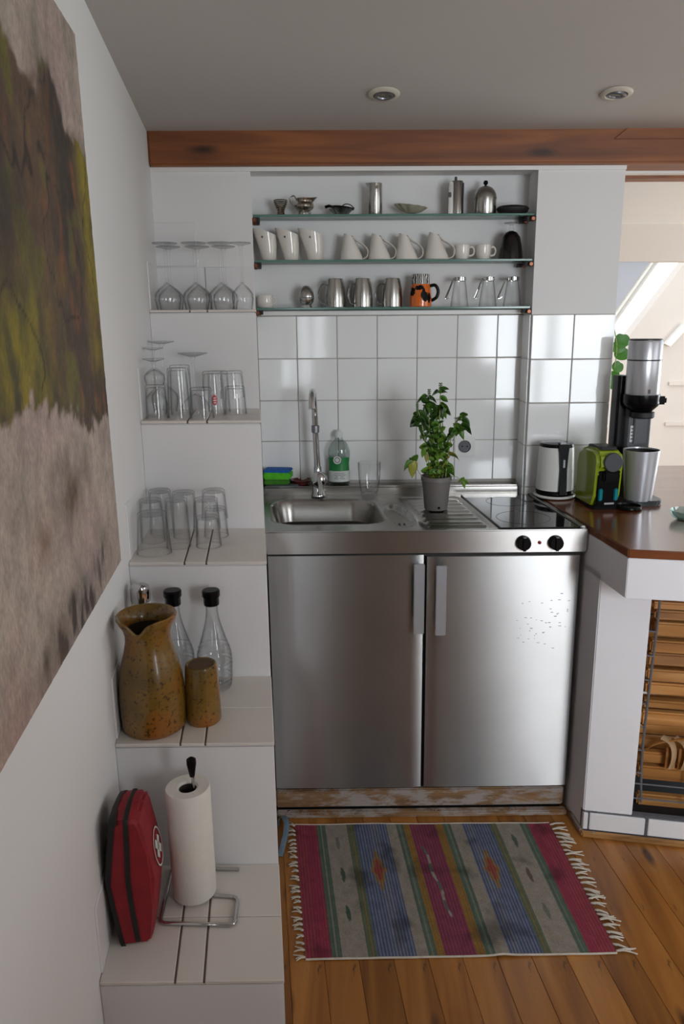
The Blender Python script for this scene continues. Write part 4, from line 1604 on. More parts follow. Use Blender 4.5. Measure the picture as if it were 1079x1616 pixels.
# step 5: first-aid bag, paper towel on a wire stand
z = ST[4][1]
bag = thing('first_aid_bag', 'red zipped first-aid bag standing against the left wall on the lowest step', 'bag', S(-.300, -1.488, z), .13)
prf = [(.0, .032), (.012, .036), (.085, .046), (.150, .054), (.215, .044), (.280, .033), (.294, .026)]
ny, L_ = 10, .130
bm, bp = B(), B()


def bag_ring(i):
    t_ = 2 * i / ny - 1
    e = 1 - .16 * abs(t_) ** 5
    hh = 1 - .05 * max(0, t_) - .02 * abs(t_) ** 6
    right = [(hx * e, L_ / 2 * t_, zz * hh) for zz, hx in prf]
    left = [(-hx * e, L_ / 2 * t_, zz * hh) for zz, hx in prf]
    return right, left


stn = []
for i in range(ny + 1):
    r_, l_ = bag_ring(i)
    stn.append([bm.verts.new(p) for p in r_ + l_[::-1]])
for a, b in zip(stn, stn[1:]):
    n = len(a)
    for k_ in range(n):
        bm.faces.new((a[k_], a[(k_ + 1) % n], b[(k_ + 1) % n], b[k_]))
bm.faces.new(stn[0])
bm.faces.new(stn[-1][::-1])
bevel(bm, .006, 2, [e_ for e_ in bm.edges if e_.calc_face_angle(0) > .7])
obj('body', bm, REDBAG, bag, ang=60)
# black back panel on the wall side, wrapping round the edge
cols = []
for i in range(ny + 1):
    r_, l_ = bag_ring(i)
    cols.append([(Vector((p[0] * 1.0 - .0015, p[1] * 1.01, p[2])), Vector((p[0] + .008, p[1] * 1.018, p[2]))) for p in l_])
for a, b in zip(cols, cols[1:]):
    for k_ in range(len(a) - 1):
        bp.faces.new([bp.verts.new(q) for q in (a[k_][0], b[k_][0], b[k_ + 1][0], a[k_ + 1][0])])
for a in (cols[0], cols[-1]):
    for k_ in range(len(a) - 1):
        bp.faces.new([bp.verts.new(q) for q in (a[k_][0], a[k_ + 1][0], a[k_ + 1][1], a[k_][1])])
for a, b in zip(cols, cols[1:]):
    bp.faces.new([bp.verts.new(q) for q in (a[-1][0], b[-1][0], b[-1][1] + Vector((0, 0, .001)), a[-1][1] + Vector((0, 0, .001)))])
bmesh.ops.remove_doubles(bp, verts=bp.verts, dist=1e-5)
obj('back_panel', bp, BLACKM, bag, ang=60)
hz = -L_ / 2
zp = [(.002, .06, .278), (.002, 0, .2925), (.002, hz + .012, .292), (.002, hz - .001, .280), (.000, hz - .0016, .22), (-.003, hz - .0016, .15), (.001, hz - .0016, .07), (.006, hz - .001, .012), (.006, hz + .01, .003)]
obj('zip', tube(smoothpath(zp, 5), .0052, 8, flat=(1.0, .35)), BLACKM, bag)
# white round emblem with a cross, on the face turned to the room
n = 28
bm = B()
q0 = [bm.verts.new((0, .033 * math.cos(2 * PI * i / n), .037 * math.sin(2 * PI * i / n))) for i in range(n)]
q1 = [bm.verts.new((0, .0365 * math.cos(2 * PI * i / n), .041 * math.sin(2 * PI * i / n))) for i in range(n)]
for i in range(n):
    bm.faces.new((q0[i], q0[(i + 1) % n], q1[(i + 1) % n], q1[i]))
em = obj('emblem_ring', bm, WHITELABEL, bag, (.0508, -.006, .184))
em.rotation_euler = (0, -.155, 0)
cr = box(-.0006, .0006, -.008, .008, -.024, .024)
box(-.0006, .0006, -.022, .022, -.008, .008, cr)
cm_ = obj('emblem_cross', cr, WHITELABEL, bag, (.0508, -.006, .184), smooth=False)
cm_.rotation_euler = (.75, -.155, 0)

hold = thing('paper_towel_holder', 'bent chrome wire paper towel stand with black tip on the lowest step', 'holder', S(-.186, -1.414, z))
ho = Vector(hold.location)
W_ = lambda x_, y_, z_: S(x_, y_, z + z_) - ho
cor = [W_(-.092, -1.340, .004), W_(-.249, -1.334, .004), W_(-.256, -1.500, .004), W_(-.098, -1.508, .004), W_(-.094, -1.428, .004), W_(-.186, -1.418, .004)]
path = []
for i, p in enumerate(cor):
    if 0 < i < len(cor) - 1:
        a, b = cor[i - 1], cor[i + 1]
        path += [p + (a - p).normalized() * .010, p + (a - p).normalized() * .003 + (b - p).normalized() * .003, p + (b - p).normalized() * .010]
    else:
        path.append(p)
obj('wire_base', tube(path, .0042, 10), CHROME, hold)
rod = [W_(-.186, -1.418, .004), W_(-.183, -1.416, .02), W_(-.179, -1.414, .15), W_(-.176, -1.412, .31)]
obj('rod', tube(rod, .0036, 10), CHROME, hold)
obj('black_tip', lathe([(0, .296), (.0055, .297), (.0075, .31), (.0105, .328), (.010, .337), (.005, .341), (0, .342)], 20, center=(W_(-.1775, -1.412, 0).x, W_(-.1775, -1.412, 0).y)), BLACK, hold)
roll = thing('paper_towel_roll', 'white kitchen paper roll on the wire stand beside the red bag', 'paper towel', S(-.189, -1.412, z + .0085))
ht = .264
obj('paper', lathe([(.019, 0), (.046, 0), (.0475, .002), (.0475, ht - .003), (.0455, ht), (.0225, ht - .001), (.019, ht - .004), (.019, 0)], 56), TOWEL, roll)
obj('cardboard_core', lathe([(.0188, .002), (.0188, ht - .006), (.0172, ht - .006), (.0172, .002), (.0188, .002)], 32), CARD, roll)

# ================================================================ PENINSULA (right)
SL = -.2                                   # its front runs at a slant


def pf(x, y0):
    return y0 + SL * (x - 1.0)


pen = thing('peninsula_base', 'white masonry counter base with a framed opening and a tiled plinth', 'counter base', S(1.4, -.4, 0))
po = Vector(pen.location)


def pbox(x0, x1, ya, yb, z0, z1, bm=None, slant=(True, False), bev=0):
    """box whose front (and optionally back) follows the slanting front line"""
    new = bm is None
    bm = bm or B()
    f0 = (lambda x: pf(x, ya)) if slant[0] else (lambda x: ya)
    f1 = (lambda x: pf(x, yb)) if slant[1] else (lambda x: yb)
    add_hex(bm, [S(x, y, z) - po for z in (z0, z1) for x, y in ((x0, f0(x0)), (x1, f0(x1)), (x1, f1(x1)), (x0, f1(x0)))])
    if new and bev:
        bevel(bm, bev, 2)
    return bm


obj('side_wall', pbox(1.004, 1.03, -.688, -.13, .0, .90, bev=.002), PILLAR, pen, smooth=False)
obj('pillar', pbox(1.003, 1.149, -.70, -.56, .078, .90, bev=.003), PILLAR, pen, smooth=False)
obj('pillar', pbox(1.72, 1.86, -.70, -.56, .078, .90, bev=.003), PILLAR, pen, smooth=False)
obj('lintel', pbox(1.003, 1.86, -.855, -.13, .876, .994, bev=.002), PILLAR, pen, smooth=False)
obj('back_panel', abox(1.03, 1.86, -.16, -.13, 0, .88, o=po), DARKIN, pen, smooth=False)
obj('hearth_floor', pbox(1.03, 1.86, -.679, -.16, .0, .060), DARKIN, pen, smooth=False)
obj('plinth_bed', pbox(1.003, 1.86, -.700, -.680, .0, .088, slant=(True, True), bev=.003), DARKGROUT, pen, smooth=False)
for x0, x1 in ((1.003, 1.0165), (1.022, 1.186), (1.196, 1.36), (1.369, 1.533), (1.542, 1.706), (1.715, 1.86)):
    obj('tile', pbox(x0, x1, -.706, -.690, .018, .078, slant=(True, True), bev=.0015), PLINTHTILE, pen, smooth=False)
bm = pbox(.992, 1.90, -.726, -.706, .0, .0165, slant=(True, True))
move(bm, po)
bevel(bm, .004, 2)
bs = struct('baseboard_right', bm, MOULDW, smooth=False)
bm = abox(.993, 1.003, -.706, -.612, .0, .018)
struct('baseboard_side', bm, PLINTHW, smooth=False)
bm = lathe([(0, 0), (.005, 0), (.004, .0025), (0, .003)], 12)
obj('screw_head', bm, SCREWM, bs, S(1.03, pf(1.03, -.717), .0160))

bm = prism([(1.001, pf(1.001, -.857)), (1.9, pf(1.9, -.857)), (1.9, .39), (1.2635, .39), (1.2635, -.121), (1.001, -.121)], .995, WTOP, fn=lambda a, b, c: S(a, b, c))
bevel(bm, .003, 2)
tag(obj('wooden_worktop', bm, WORKTOPW, None, smooth=False), 'reddish-brown varnished wooden worktop on the white counter base', 'worktop')

# slats stacked inside the opening
rack = thing('slatted_rack', 'rack of pine slats filling the opening under the worktop', 'rack', S(1.45, -.55, .06))
ro = Vector(rack.location)
random.seed(8)
SLZ = [(.777, .754), (.752, .722), (.713, .666), (.650, .609), (.604, .565), (.551, .511), (.502, .462), (.444, .416), (.400, .352), (.256, .216), (.204, .152), (.096, .050)]
for i, (zt, zb) in enumerate(SLZ):
    yy = pf(1.06, -.605)
    x0 = 1.214 + random.uniform(-.010, .010)
    p0, p1 = S(x0, pf(x0, -.578), (zt + zb) / 2), S(1.715, pf(1.715, -.575), (zt + zb) / 2 + random.uniform(-.003, .003))
    L = (p1 - p0).length
    bm = box(-L / 2, L / 2, -.016, .016, -(zt - zb) / 2, (zt - zb) / 2, bev=.006)
    o = obj('slat', bm, SLATW, rack, (p0 + p1) / 2 - ro, smooth=False)
    d = p1 - p0
    o.rotation_euler = (random.uniform(-.1, .1), 0, math.atan2(d.y, d.x))
for i in range(13):                       # a second layer further in
    zc_ = .785 - i * .054
    p0, p1 = S(1.16, pf(1.16, -.50), zc_), S(1.715, pf(1.715, -.50), zc_)
    L = (p1 - p0).length
    bm = box(-L / 2, L / 2, -.012, .012, -.021, .021, bev=.004)
    o = obj('slat', bm, SLATW, rack, (p0 + p1) / 2 - ro, smooth=False)
    d = p1 - p0
    o.rotation_euler = (0, 0, math.atan2(d.y, d.x))
for x_ in (1.168, 1.70):
    obj('post', box(-.012, .012, -.014, .014, .0, .81), SLATW, rack, S(x_, pf(x_, -.54), .06) - ro, smooth=False)
obj('lit_slat_edge', tube([S(1.195, pf(1.195, -.545), .445) - ro, S(1.715, pf(1.715, -.545), .455) - ro], .004, 8), WHITEPAINT, rack)  # white rod in place of light catching a slat's top edge

grille = thing('wire_grille', 'dark grey wire grille standing in front of the pine slats', 'grille', S(1.4, -.66, .088))
go = Vector(grille.location)
for x_, r in ((1.203, .0042), (1.345, .0028), (1.385, .0028), (1.55, .0028), (1.69, .004)):
    pts = [S(x_ + .006 * math.sin(zz * 9 + x_ * 7), pf(x_, -.625) + .004 * math.sin(zz * 14), .088 + zz) - go for zz in [.0 + .04 * q for q in range(20 if r > .004 or x_ > 1.6 else 4)]]
    obj('wire', tube(pts, r, 7), WIRE, grille)
for zz in (.10, .155):
    obj('wire', tube([S(1.15, pf(1.15, -.625), zz) - go, S(1.72, pf(1.72, -.625), zz) - go], .0026, 7), WIRE, grille)
for k_ in range(7):
    zz = .2 + k_ * .083
    obj('wire', tube([S(1.148, pf(1.148, -.63), zz) - go, S(1.203, pf(1.203, -.625), zz - .006) - go, S(1.212, pf(1.212, -.55), zz - .02) - go], .0024, 6), WIRE, grille)

kin = thing('bark_bundle', 'bundle of curled bark strips wedged between the pine slats', 'kindling', S(1.34, pf(1.34, -.585), .262))
BARKM = wood('pale_bark', '#8a6a48', '#b0906a', '#c8ab84', 'Z', .7, 1, False, True)
for q in range(4):
    bm = tube(smoothpath([(0, -.034, -.045), (.002, -.042, -.01), (.004, -.040, .025), (.002, -.026, .048), (-.006, .0, .055)], 5), .013, 8, flat=(.22, 1.0))
    o = obj('bark_strip', bm, BARKM, kin, (-.068 + q * .038, SL * (-.068 + q * .038) - .012, .004))
    o.rotation_euler = (0, .06 * (q - 1), .5)
    bm = box(-.0165, .0165, -.006, .0, -.05, .03, bev=.002)
    o = obj('bark_strip', bm, SLATW, kin, (-.049 + q * .038, SL * (-.049 + q * .038) - .026, 0), smooth=False)
obj('bark_strip', tube(smoothpath([(-.115, .006, .016), (-.10, -.004, .034), (-.06, -.012, .050), (.02, -.02, .060), (.14, -.045, .058)], 5), .008, 8, flat=(1.8, .5)), SLATW, kin)

# ---------------------------------------------------------------- things on the worktop
ket = thing('electric_kettle', 'white electric kettle with black handle strip on its round base', 'kettle', S(1.052, -.192, WTOP), .12)
obj('base', lathe([(0, 0), (.060, 0), (.066, .004), (.066, .012), (.055, .016), (0, .016)], 44), BLACK, ket)
obj('base_rim', lathe([(.066, .003), (.0725, .004), (.0745, .008), (.0725, .012), (.066, .0125)], 48), WHITEP, ket)
obj('body', lathe([(0, .018), (.064, .018), (.0665, .022), (.0665, .03), (.0645, .10), (.0615, .170), (.0600, .186), (.056, .190), (0, .190)], 48), WHITEP, ket)
obj('body_foot', lathe([(.0655, .016), (.0672, .018), (.0672, .030), (.0655, .031)], 44), BLACK, ket)
obj('lid', lathe([(.0605, .184), (.0612, .188), (.058, .196), (.04, .199), (0, .1995)], 44), BLACK, ket)
bm = prism([(-.0145, 0), (.0145, 0), (.012, .09), (.016, .150), (.022, .178), (-.022, .178), (-.016, .150), (-.012, .09)], 0, .013, fn=lambda a, b, c: Vector((a, -.0560 - c - .0105 * (1 - b / .178), .020 + b)))
bevel(bm, .002, 1)
obj('handle', bm, BLACK, ket, smooth=False)
obj('lid_button', box(-.012, .012, -.060, -.036, .1985, .2045, bev=.002), ALU, ket)
obj('level_window', box(-.0035, .0035, -.0755, -.071, .118, .146, bev=.0008), ALU, ket)
obj('spout', prism([(-.018, .052), (.018, .052), (0, .078)], .165, .192, bev=.002), WHITEP, ket)

cof = thing('capsule_coffee_machine', 'small lime green and black capsule coffee machine beside the kettle', 'coffee machine', S(1.148, -.335, WTOP), .12)


def side_prof(pts, x0, x1, bev=.004):
    """extrude a side profile (y, z) between x0 and x1"""
    bm = B()
    a = [bm.verts.new((x0, y, z)) for y, z in pts]
    b = [bm.verts.new((x1, y, z)) for y, z in pts]
    n = len(pts)
    bm.faces.new(a)
    bm.faces.new(b[::-1])
    for i in range(n):
        bm.faces.new((a[i], b[i], b[(i + 1) % n], a[(i + 1) % n]))
    bevel(bm, bev, 3)
    return bm


shellp = [(-.050, .0), (.095, .0), (.098, .14), (.085, .180), (.050, .200), (-.035, .203), (-.066, .192), (-.076, .165), (-.074, .135), (-.050, .128), (-.044, .05)]
obj('shell', side_prof(shellp, -.046, .046, .012), GREENP, cof)
bm = lathe([(0, 0), (.030, 0), (.032, .002), (.032, .010), (.030, .012), (0, .012)], 40)
move(bm, rot=Matrix.Rotation(PI / 2, 3, 'X'))
obj('round_head', bm, DARKGREY, cof, (.006, -.070, .162))
obj('front_panel', side_prof([(-.058, .004), (-.040, .004), (-.040, .132), (-.066, .132)], -.036, .040, .003), BLACK, cof)
obj('spout_block', box(-.022, .030, -.078, -.05, .096, .134, bev=.006), BLACK, cof)
obj('capsule_lever', side_prof([(-.055, .200), (.05, .197), (.052, .206), (.02, .211), (-.02, .206), (-.045, .212), (-.058, .208)], -.026, .026, .002), DARKGREY, cof)
obj('foot', box(-.047, .050, -.066, .098, .0, .012, bev=.003), BLACK, cof)
for dx in (-.024, .030):
    obj('teal_glint', box(dx - .008, dx + .008, -.0665, -.060, .030, .072, bev=.004), TEALG, cof)  # teal reflections in the glossy black front, made as coloured bars
obj('badge', box(-.010, .024, -.0665, -.063, .018, .024), ALU, cof, smooth=False)
rg = [(.040 * math.cos(a * PI / 18) * 1.15, .046 * math.sin(a * PI / 18), .010) for a in range(36)]
trayo = obj('drip_tray', lathe([(0, .002), (.040, .002), (.044, .004), (.044, .010), (.041, .012), (.039, .006), (0, .005)], 40), BLACK, cof, (.078, -.062, 0))

sod = thing('water_carbonator', 'tall silver and black water carbonator with a steel bottle holder', 'carbonator', S(1.30, -.27, WTOP), .06)
obj('foot', prism(rrect(-.050, .072, -.088, .085, .03), 0, .018, bev=.004), DARKGREY, sod)
obj('tower', prism(rrect(-.040, .058, .020, .085, .018), .015, .36, bev=.003), DARKGREY, sod)
obj('side_fin', prism(rrect(-.070, -.030, .030, .095, .012), .0, .432, bev=.004), BLACK, sod)
obj('inner_channel', box(-.012, .036, .010, .022, .20, .33, bev=.003), mat('gunmetal', '#55565a', .3, .5), sod)
obj('sticker', box(-.022, -.004, .0175, .0195, .205, .262), WHITELABEL, sod, smooth=False)
for k_ in range(4):
    obj('sticker_print', box(-.019, -.007, .0168, .0178, .214 + .012 * k_, .218 + .012 * k_), DARKGREY, sod, smooth=False)
obj('head_collar', lathe([(0, .312), (.034, .312), (.040, .318), (.056, .334), (.0605, .345), (.0605, .372), (0, .372)], 44), BLACK, sod)
obj('nozzle_ring', lathe([(0, .292), (.036, .292), (.040, .296), (.040, .312), (0, .312)], 36, center=(.006, -.004)), BLACKM, sod)
obj('head', lathe([(0, .368), (.054, .368), (.0555, .371), (.0555, .545), (.0535, .550), (0, .550)], 56), SILVERP, sod)
obj('head_cap', lathe([(.0535, .549), (.0535, .553), (.050, .556), (0, .556)], 48), DARKGREY, sod)
obj('head_seam', lathe([(.0554, .484), (.0562, .485), (.0562, .488), (.0554, .489)], 48), DARKGREY, sod)
obj('lever', box(.044, .078, -.030, -.004, .338, .366, bev=.006), BLACK, sod)
obj('button_mark', box(-.004, .004, -.0565, -.0548, .378, .392), DARKGREY, sod, smooth=False)
obj('bottle_holder', lathe([(.042, .016), (.046, .016), (.0535, .10), (.0605, .186), (.0605, .189), (.0575, .189), (.051, .10), (.044, .022), (0, .020)], 56, center=(-.004, -.045)), SILVERP, sod)
obj('holder_inside', lathe([(.0570, .184), (.0505, .10), (.0438, .024), (0, .022)], 48, center=(-.004, -.045)), BLACKM, sod)

bw = thing('pale_bowl', 'small pale teal glass dish on the wooden worktop at the right edge', 'dish', S(1.335, -.545, WTOP))
obj('bowl', lathe([(0, 0), (.028, 0), (.045, .014), (.050, .032), (.0475, .033), (.042, .016), (.026, .004), (0, .004)], 36), PALEGLASS, bw)

# trailing vine behind the column
vine = thing('trailing_vine', 'green trailing vine with round leaves hanging behind the column', 'plant', S(1.474, .30, 1.36))
vo_ = Vector(vine.location)
obj('stem', tube(smoothpath([S(1.40, .30, 2.149) - vo_, S(1.41, .30, 1.9) - vo_, S(1.43, .30, 1.70) - vo_, S(1.462, .30, 1.58) - vo_, S(1.472, .30, 1.53) - vo_, S(1.470, .30, 1.46) - vo_, S(1.463, .30, 1.36) - vo_], 6), .0022, 7), STEMM, vine)
random.seed(3)
for (lx, lz, sc) in ((1.492, 1.558, .030), (1.478, 1.532, .026), (1.494, 1.506, .030), (1.482, 1.452, .024), (1.470, 1.418, .022), (1.464, 1.38, .02)):
    bm = B()
    n = 22
    c_ = bm.verts.new((0, -.002, 0))
    rg_ = []
    for i in range(n):
        a = 2 * PI * i / n
        r = sc * (1 - .22 * math.exp(-((a - PI / 2) / .35) ** 2)) * (1 + .04 * math.cos(3 * a))
        rg_.append(bm.verts.new((r * 1.05 * math.cos(a), .004 * math.cos(2 * a), r * math.sin(a))))
    for i in range(n):
        bm.faces.new((c_, rg_[i], rg_[(i + 1) % n]))
    ex = bmesh.ops.extrude_face_region(bm, geom=list(bm.faces))
    bmesh.ops.translate(bm, verts=[v_ for v_ in ex['geom'] if isinstance(v_, bmesh.types.BMVert)], vec=(0, .0008, 0))
    o = obj('leaf', bm, VINE, vine, S(lx, .30, lz) - vo_)
    o.rotation_euler = (random.uniform(-.3, .3), random.uniform(-.5, .5), random.uniform(-.4, .4))

# ================================================================ RUG
def fbm(x, y, z=0.0, o=4):
    return noise.fractal(Vector((x, y, z)), 1.0, 2.0, o)


rugP = [(.062, -.648), (.912, -.655), (.889, -1.193), (.062, -1.200)]   # TL TR BR BL


def rug_at(u, v, z):
    a = [rugP[0][k_] + (rugP[1][k_] - rugP[0][k_]) * u for k_ in (0, 1)]
    b = [rugP[3][k_] + (rugP[2][k_] - rugP[3][k_]) * u for k_ in (0, 1)]
    return S(a[0] + (b[0] - a[0]) * v, a[1] + (b[1] - a[1]) * v, z)


rug = thing('striped_rug', 'multicoloured striped woven rug with white fringes on the wooden floor', 'rug', rug_at(.5, .5, 0))
rgo = Vector(rug.location)
C_ = {'red': '#8e3146', 'magenta': '#7e3250', 'green': '#536556', 'olive': '#5d6750', 'beige': '#958c80', 'blue': '#54607f', 'gold': '#8d6a33'}
bands = [(0, 'red'), (.085, 'green'), (.118, 'beige'), (.202, 'olive'), (.233, 'blue'), (.358, 'beige'), (.395, 'green'), (.425, 'gold'), (.450, 'magenta'),
         (.550, 'gold'), (.578, 'green'), (.611, 'beige'), (.654, 'blue'), (.763, 'olive'), (.79, 'beige'), (.882, 'green'), (.912, 'red'), (1.01, None)]
C_ = {k_: lin(v_) for k_, v_ in C_.items()}


def rug_col(u, v):
    for (a, n_), (b, _) in zip(bands, bands[1:]):
        if a <= u < b:
            c = C_[n_]
            w = (u - a) / (b - a)
            break
    f = 1.0
    if n_ in ('blue', 'red', 'magenta', 'green', 'olive', 'gold'):
        q = math.sin(u * 2 * PI * 92)
        f = 1 + (.30 if n_ == 'blue' else .12) * q
        if n_ == 'blue' and q > .55:
            c = tuple(.55 * x_ + .45 * y_ for x_, y_ in zip(c, C_['beige']))
        if n_ in ('red', 'magenta') and q > .8:
            c = tuple(.75 * x_ + .25 * y_ for x_, y_ in zip(c, C_['gold']))
        if n_ in ('green', 'olive') and w > .42 and w < .6:
            c = tuple(.4 * x_ + .6 * y_ for x_, y_ in zip(c, C_['gold' if n_ == 'olive' else 'beige']))

    def put(col, k_=1.0):
        nonlocal c
        c = tuple(x_ * (1 - k_) + y_ * k_ for x_, y_ in zip(c, col))
    # lozenges in the blue stripes
    for u0, v0 in ((.292, .40), (.705, .40)):
        e = abs(u - u0) / .028 + abs(v - v0) / .165
        e += .10 * math.sin(v * 90)
        if e < 1:
            put(lin('#86693f'))
            if e < .58:
                put(lin('#8f4038'))
    # small dark leaf marks in the beige stripes
    for u0, v0, cc in ((.158, .17, '#6d6a62'), (.160, .43, '#2c4a38'), (.158, .72, '#2c4a38'), (.835, .16, '#44584a'), (.832, .45, '#5a4640'), (.835, .72, '#6b6f60')):
        e = ((u - u0 - .02 * (v - v0)) / .0075) ** 2 + ((v - v0) / .058) ** 2 + .3 * fbm(u * 60, v * 30, 3, 2)
        if e < 1:
            put(lin(cc), .9)
    # zigzag in the middle stripe
    if .2 < v < .75 and abs(u - .49 - .05 * (v - .45) - .004 * math.sin(v * 26)) < .0045:
        put(lin('#4a6a5a' if int(v * 14) % 2 else '#9a9a8c'), .9)
    # stains
    s_ = fbm(u * 7 + 3, v * 4, 5, 4)
    k_ = max(0, min(1, (s_ - .28) * 2.6))
    f *= 1 - .5 * k_
    f *= .94 + .16 * fbm(u * 40, v * 22, 1, 3)
    return tuple(max(0, x_ * f) for x_ in c) + (1,)


NU, NV = 360, 70
bm = B()
vl = bm.loops.layers.float_color.new('Col')


def rz_(u, v):
    return .0050 + .0022 * fbm(u * 5, v * 4, 9, 2) + (.004 * math.exp(-((u - .63) / .03) ** 2) * sst(.9, 1, v))


gv = [[bm.verts.new(rug_at(i / NU, j / NV, max(.0035, rz_(i / NU, j / NV))) - rgo) for j in range(NV + 1)] for i in range(NU + 1)]
cv = [[rug_col(min(.9999, i / NU + 1e-4), j / NV) for j in range(NV + 1)] for i in range(NU + 1)]
for i in range(NU):
    for j in range(NV):
        f_ = bm.faces.new((gv[i][j], gv[i][j + 1], gv[i + 1][j + 1], gv[i + 1][j]))
        for lp_, (a, b) in zip(f_.loops, ((i, j), (i, j + 1), (i + 1, j + 1), (i + 1, j))):
            lp_[vl] = cv[a][b]
obj('woven_cloth', bm, RUGM, rug, recalc=False)
bm = B()
for v_ in (0, 1):
    tube([rug_at(i / 60, v_, max(.0035, rz_(i / 60, v_)) - .001) - rgo for i in range(61)], .0028, 6, bm)
obj('selvedge', bm, FRINGE, rug)
random.seed(21)
tm = []
for k_ in range(6):
    bm = B()
    nst = 3
    for s_ in range(nst):
        dz_ = random.uniform(-.4, .4)
        L = random.uniform(.030, .052)
        pts = smoothpath([(0, 0, .003), (L * .35, .004 * dz_ + (s_ - 1) * .002, .0065), (L * .7, .012 * dz_ + (s_ - 1) * .005, .005), (L, .02 * dz_ + (s_ - 1) * .009, .0028)], 3)
        tube(pts, [.0026, .0028, .0026, .0026, .0024, .0022, .0022, .002, .002, .0018][:len(pts)] + [.0018] * max(0, len(pts) - 10), 6, bm)
    lathe([(0, .001), (.004, .003), (.004, .006), (0, .008)], 8, bm, (.008, 0))
    me = bpy.data.meshes.new('tassel')
    bm.to_mesh(me)
    bm.free()
    me.materials.append(FRINGE)
    me.polygons.foreach_set('use_smooth', [True] * len(me.polygons))
    tm.append(me)
for side in (0, 1):
    nt_ = 26
    for q in range(nt_):
        o = bpy.data.objects.new('tassel', tm[(q * 5 + side) % 6])
        COL.objects.link(o)
        o.parent = rug
        o.location = rug_at(side, (q + .5) / nt_ + random.uniform(-.008, .008), .0005) - rgo
        o.rotation_euler = (0, 0, (PI if side == 0 else 0) + random.uniform(-.45, .2))
        sc_ = .62 if side == 0 else random.uniform(.9, 1.25)
        o.scale = (sc_, 1, 1)

rib = tube(smoothpath([S(.008, -.80, .003), S(.018, -.76, .012), S(.030, -.71, .020), S(.034, -.67, .026), S(.026, -.63, .022), S(.010, -.625, .010), S(.006, -.655, .004)], 6), .010, 8, flat=(.9, .12))
tag(obj('ribbon_loop', rib, BLUERIB, None), 'loop of blue-grey ribbon on the floor between steps and rug', 'ribbon')

# ================================================================ PAINTING on the left wall
YR, YL, ZB, ZT = -1.222, -2.11, 1.118, 2.168
pic = thing('abstract_painting', 'large abstract canvas in beige, brown and olive on the left wall', 'painting', S(-.34, -1.65, ZB))
pio = Vector(pic.location)
XF = -.326
bm = B()
add_hex(bm, [S(x_, y_, z_) - pio for z_ in (ZB, ZT) for x_, y_ in ((-.350, YL), (XF - .0012, YL), (XF - .0012, YR), (-.350, YR))])
obj('stretcher', bm, CANVAS, pic, smooth=False)
PC = {k_: lin(h) for k_, h in dict(beige='#b3a497', pink='#a8938c', grey='#8f857a', brown='#5f4a38', dark='#3b3129', olive='#5f5826', yellow='#87781c', rust='#75482a', mauve='#6b5650').items()}


def mixc(a, b, t):
    t = min(1, max(0, t))
    return tuple(x_ * (1 - t) + y_ * t for x_, y_ in zip(a, b))


def blob(d, z, d0, z0, sd, sz):
    return math.exp(-((d - d0) / sd) ** 2 - ((z - z0) / sz) ** 2)


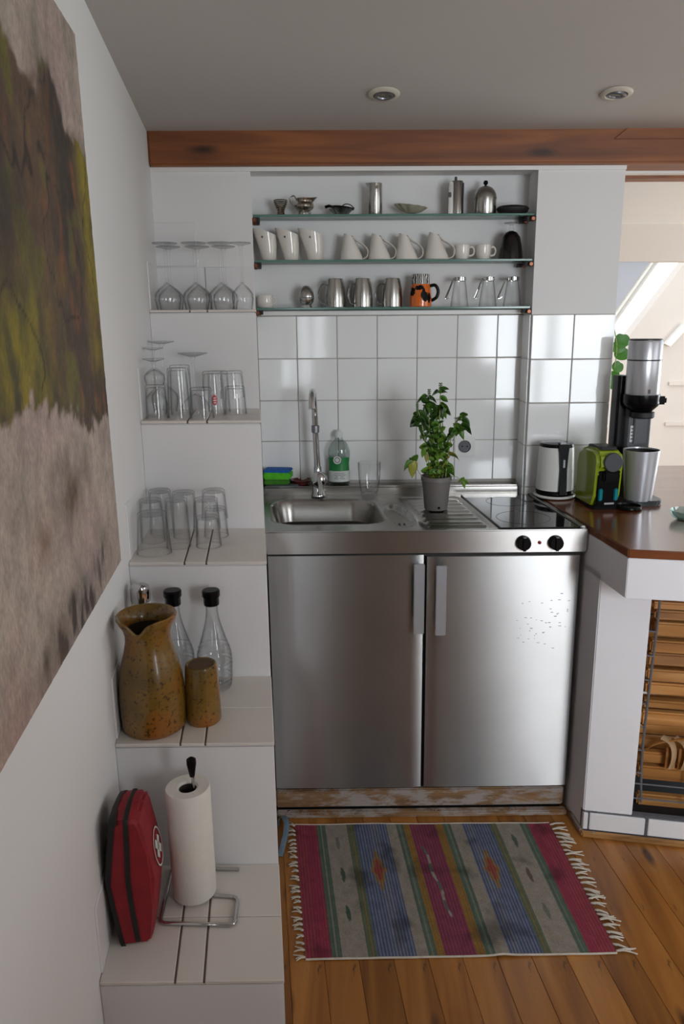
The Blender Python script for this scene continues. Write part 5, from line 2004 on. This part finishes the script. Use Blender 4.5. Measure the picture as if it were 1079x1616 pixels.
def paint_col(y, z):
    d = YR - y                                  # distance from the right edge
    n1 = fbm(d * 3.5, z * 3.5, 2, 5)
    n2 = fbm(d * 9, z * 9, 7, 5)
    n3 = fbm(d * 24, z * 12, 11, 5)
    n4 = fbm(d * 30 + z * 8, z * 30, 15, 3)
    top = 1.955 + .05 * n1 + .04 * n2 - .06 * sst(.10, .0, d) + .055 * sst(.16, .26, d) * sst(.75, .5, d)
    bot = 1.452 + .085 * sst(.15, .55, d) + .035 * n2 + .02 * n4
    beige = mixc(PC['beige'], PC['pink'], .45 + .8 * n1)
    beige = mixc(beige, PC['grey'], max(0, n2) * 1.2)
    m = mixc(PC['brown'], PC['dark'], .45 + 1.4 * n1)
    m = mixc(m, PC['mauve'], max(0, n2) * 1.3)
    m = mixc(m, PC['rust'], 1.2 * max(0, n3) * sst(.75, .25, d))
    m = mixc(m, PC['olive'], sst(.12, .5, n2 + .3 * n3))
    m = mixc(m, PC['yellow'], sst(.15, .04, d) * (.75 + .7 * n2) * sst(1.50, 1.56, z + .04 * n1))
    m = mixc(m, PC['olive'], sst(.2, .5, d) * sst(1.78, 1.62, z) * (.7 + .6 * n2))
    m = mixc(m, PC['yellow'], sst(.30, .60, d) * sst(1.74, 1.58, z) * (.50 + .9 * n3 + .5 * n2))
    m = mixc(m, PC['dark'], .8 * blob(d, z, .55, 1.80, .12, .05) + .7 * blob(d, z, .20, 1.86, .05, .10))
    crk = abs(fbm(d * 3.2 + 5, z * 3.0, 3, 4))
    m = mixc(m, lin('#211a15'), sst(.03, .0, crk) * .85)
    if z > top:
        c = mixc(m, beige, sst(top, top + .02, z))
        c = mixc(c, PC['mauve'], .55 * blob(d, z, .30, 1.99, .10, .06) * (1 + n3))
        c = mixc(c, lin('#5b5348'), .6 * sst(.35, .75, d) * sst(1.97, 2.08, z) * (.8 + n1))
    elif z < bot:
        c = mixc(m, beige, sst(bot, bot - .015, z))
        c = mixc(c, PC['brown'], .75 * blob(d, z, .36, 1.345, .10, .06) * (.6 + 1.5 * max(0, n2 + .1)))
        c = mixc(c, PC['dark'], 1.1 * blob(d, z, .40, 1.15, .22, .045) * (.35 + 1.9 * max(0, n3 + .15)))
        c = mixc(c, PC['dark'], .8 * blob(d, z, .17, 1.19, .10, .025) * max(0, n3 + .2) * 2.4)
        c = mixc(c, PC['rust'], .8 * blob(d, z, .56, 1.32, .05, .05) * (.6 + n2))
        c = mixc(c, lin('#9d7465'), .5 * sst(.4, .8, d) * sst(1.36, 1.24, z) * (.6 + n1))
    else:
        c = m
    f = 1 + .22 * n3 + .16 * n4
    return tuple(max(0, x_ * f) for x_ in c) + (1,)


NU, NV = 150, 170
bm = B()
vl = bm.loops.layers.float_color.new('Col')
gv = [[bm.verts.new(S(XF + .0006 * fbm(i * .3, j * .3), YL + (YR - YL) * i / NU, ZB + (ZT - ZB) * j / NV) - pio) for j in range(NV + 1)] for i in range(NU + 1)]
cv = [[paint_col(YL + (YR - YL) * i / NU, ZB + (ZT - ZB) * j / NV) for j in range(NV + 1)] for i in range(NU + 1)]
for i in range(NU):
    for j in range(NV):
        f_ = bm.faces.new((gv[i][j], gv[i + 1][j], gv[i + 1][j + 1], gv[i][j + 1]))
        for lp_, (a, b) in zip(f_.loops, ((i, j), (i + 1, j), (i + 1, j + 1), (i, j + 1))):
            lp_[vl] = cv[a][b]
obj('canvas', bm, PAINTM, pic, recalc=False)

# ================================================================ CEILING SPOTLIGHTS (off)
SPOTRING = mat('beige_spot_ring', '#c9c2b4', .5, 0, .04, 8)

def spot(x, y, label, tilt):
    t = thing('ceiling_spotlight', label, 'ceiling light', S(x, y, cz(y) - .0005), 0)
    t.rotation_euler = (-.10, 0, 0)
    obj('trim_ring', lathe([(.031, 0), (.046, 0), (.0465, -.003), (.042, -.007), (.032, -.008), (.030, -.004), (.031, 0)], 44), SPOTRING, t)
    g_ = obj('gimbal', lathe([(.017, -.001), (.0295, -.001), (.0295, -.008), (.026, -.0105), (.019, -.0095), (.017, -.004)], 40), ALU, t)
    g_.rotation_euler = (tilt, tilt * .5, 0)
    obj('lamp', lathe([(0, -.0035), (.010, -.004), (.017, -.006), (.0185, -.003), (.0, -.001)], 28), OLDSILVER, g_)
    return t


spot(.393, -.4445, 'left recessed ceiling spotlight above the shelves, switched off', .0)
spot(1.067, -.4417, 'right recessed ceiling spotlight, slightly tilted, near the beam', .14)
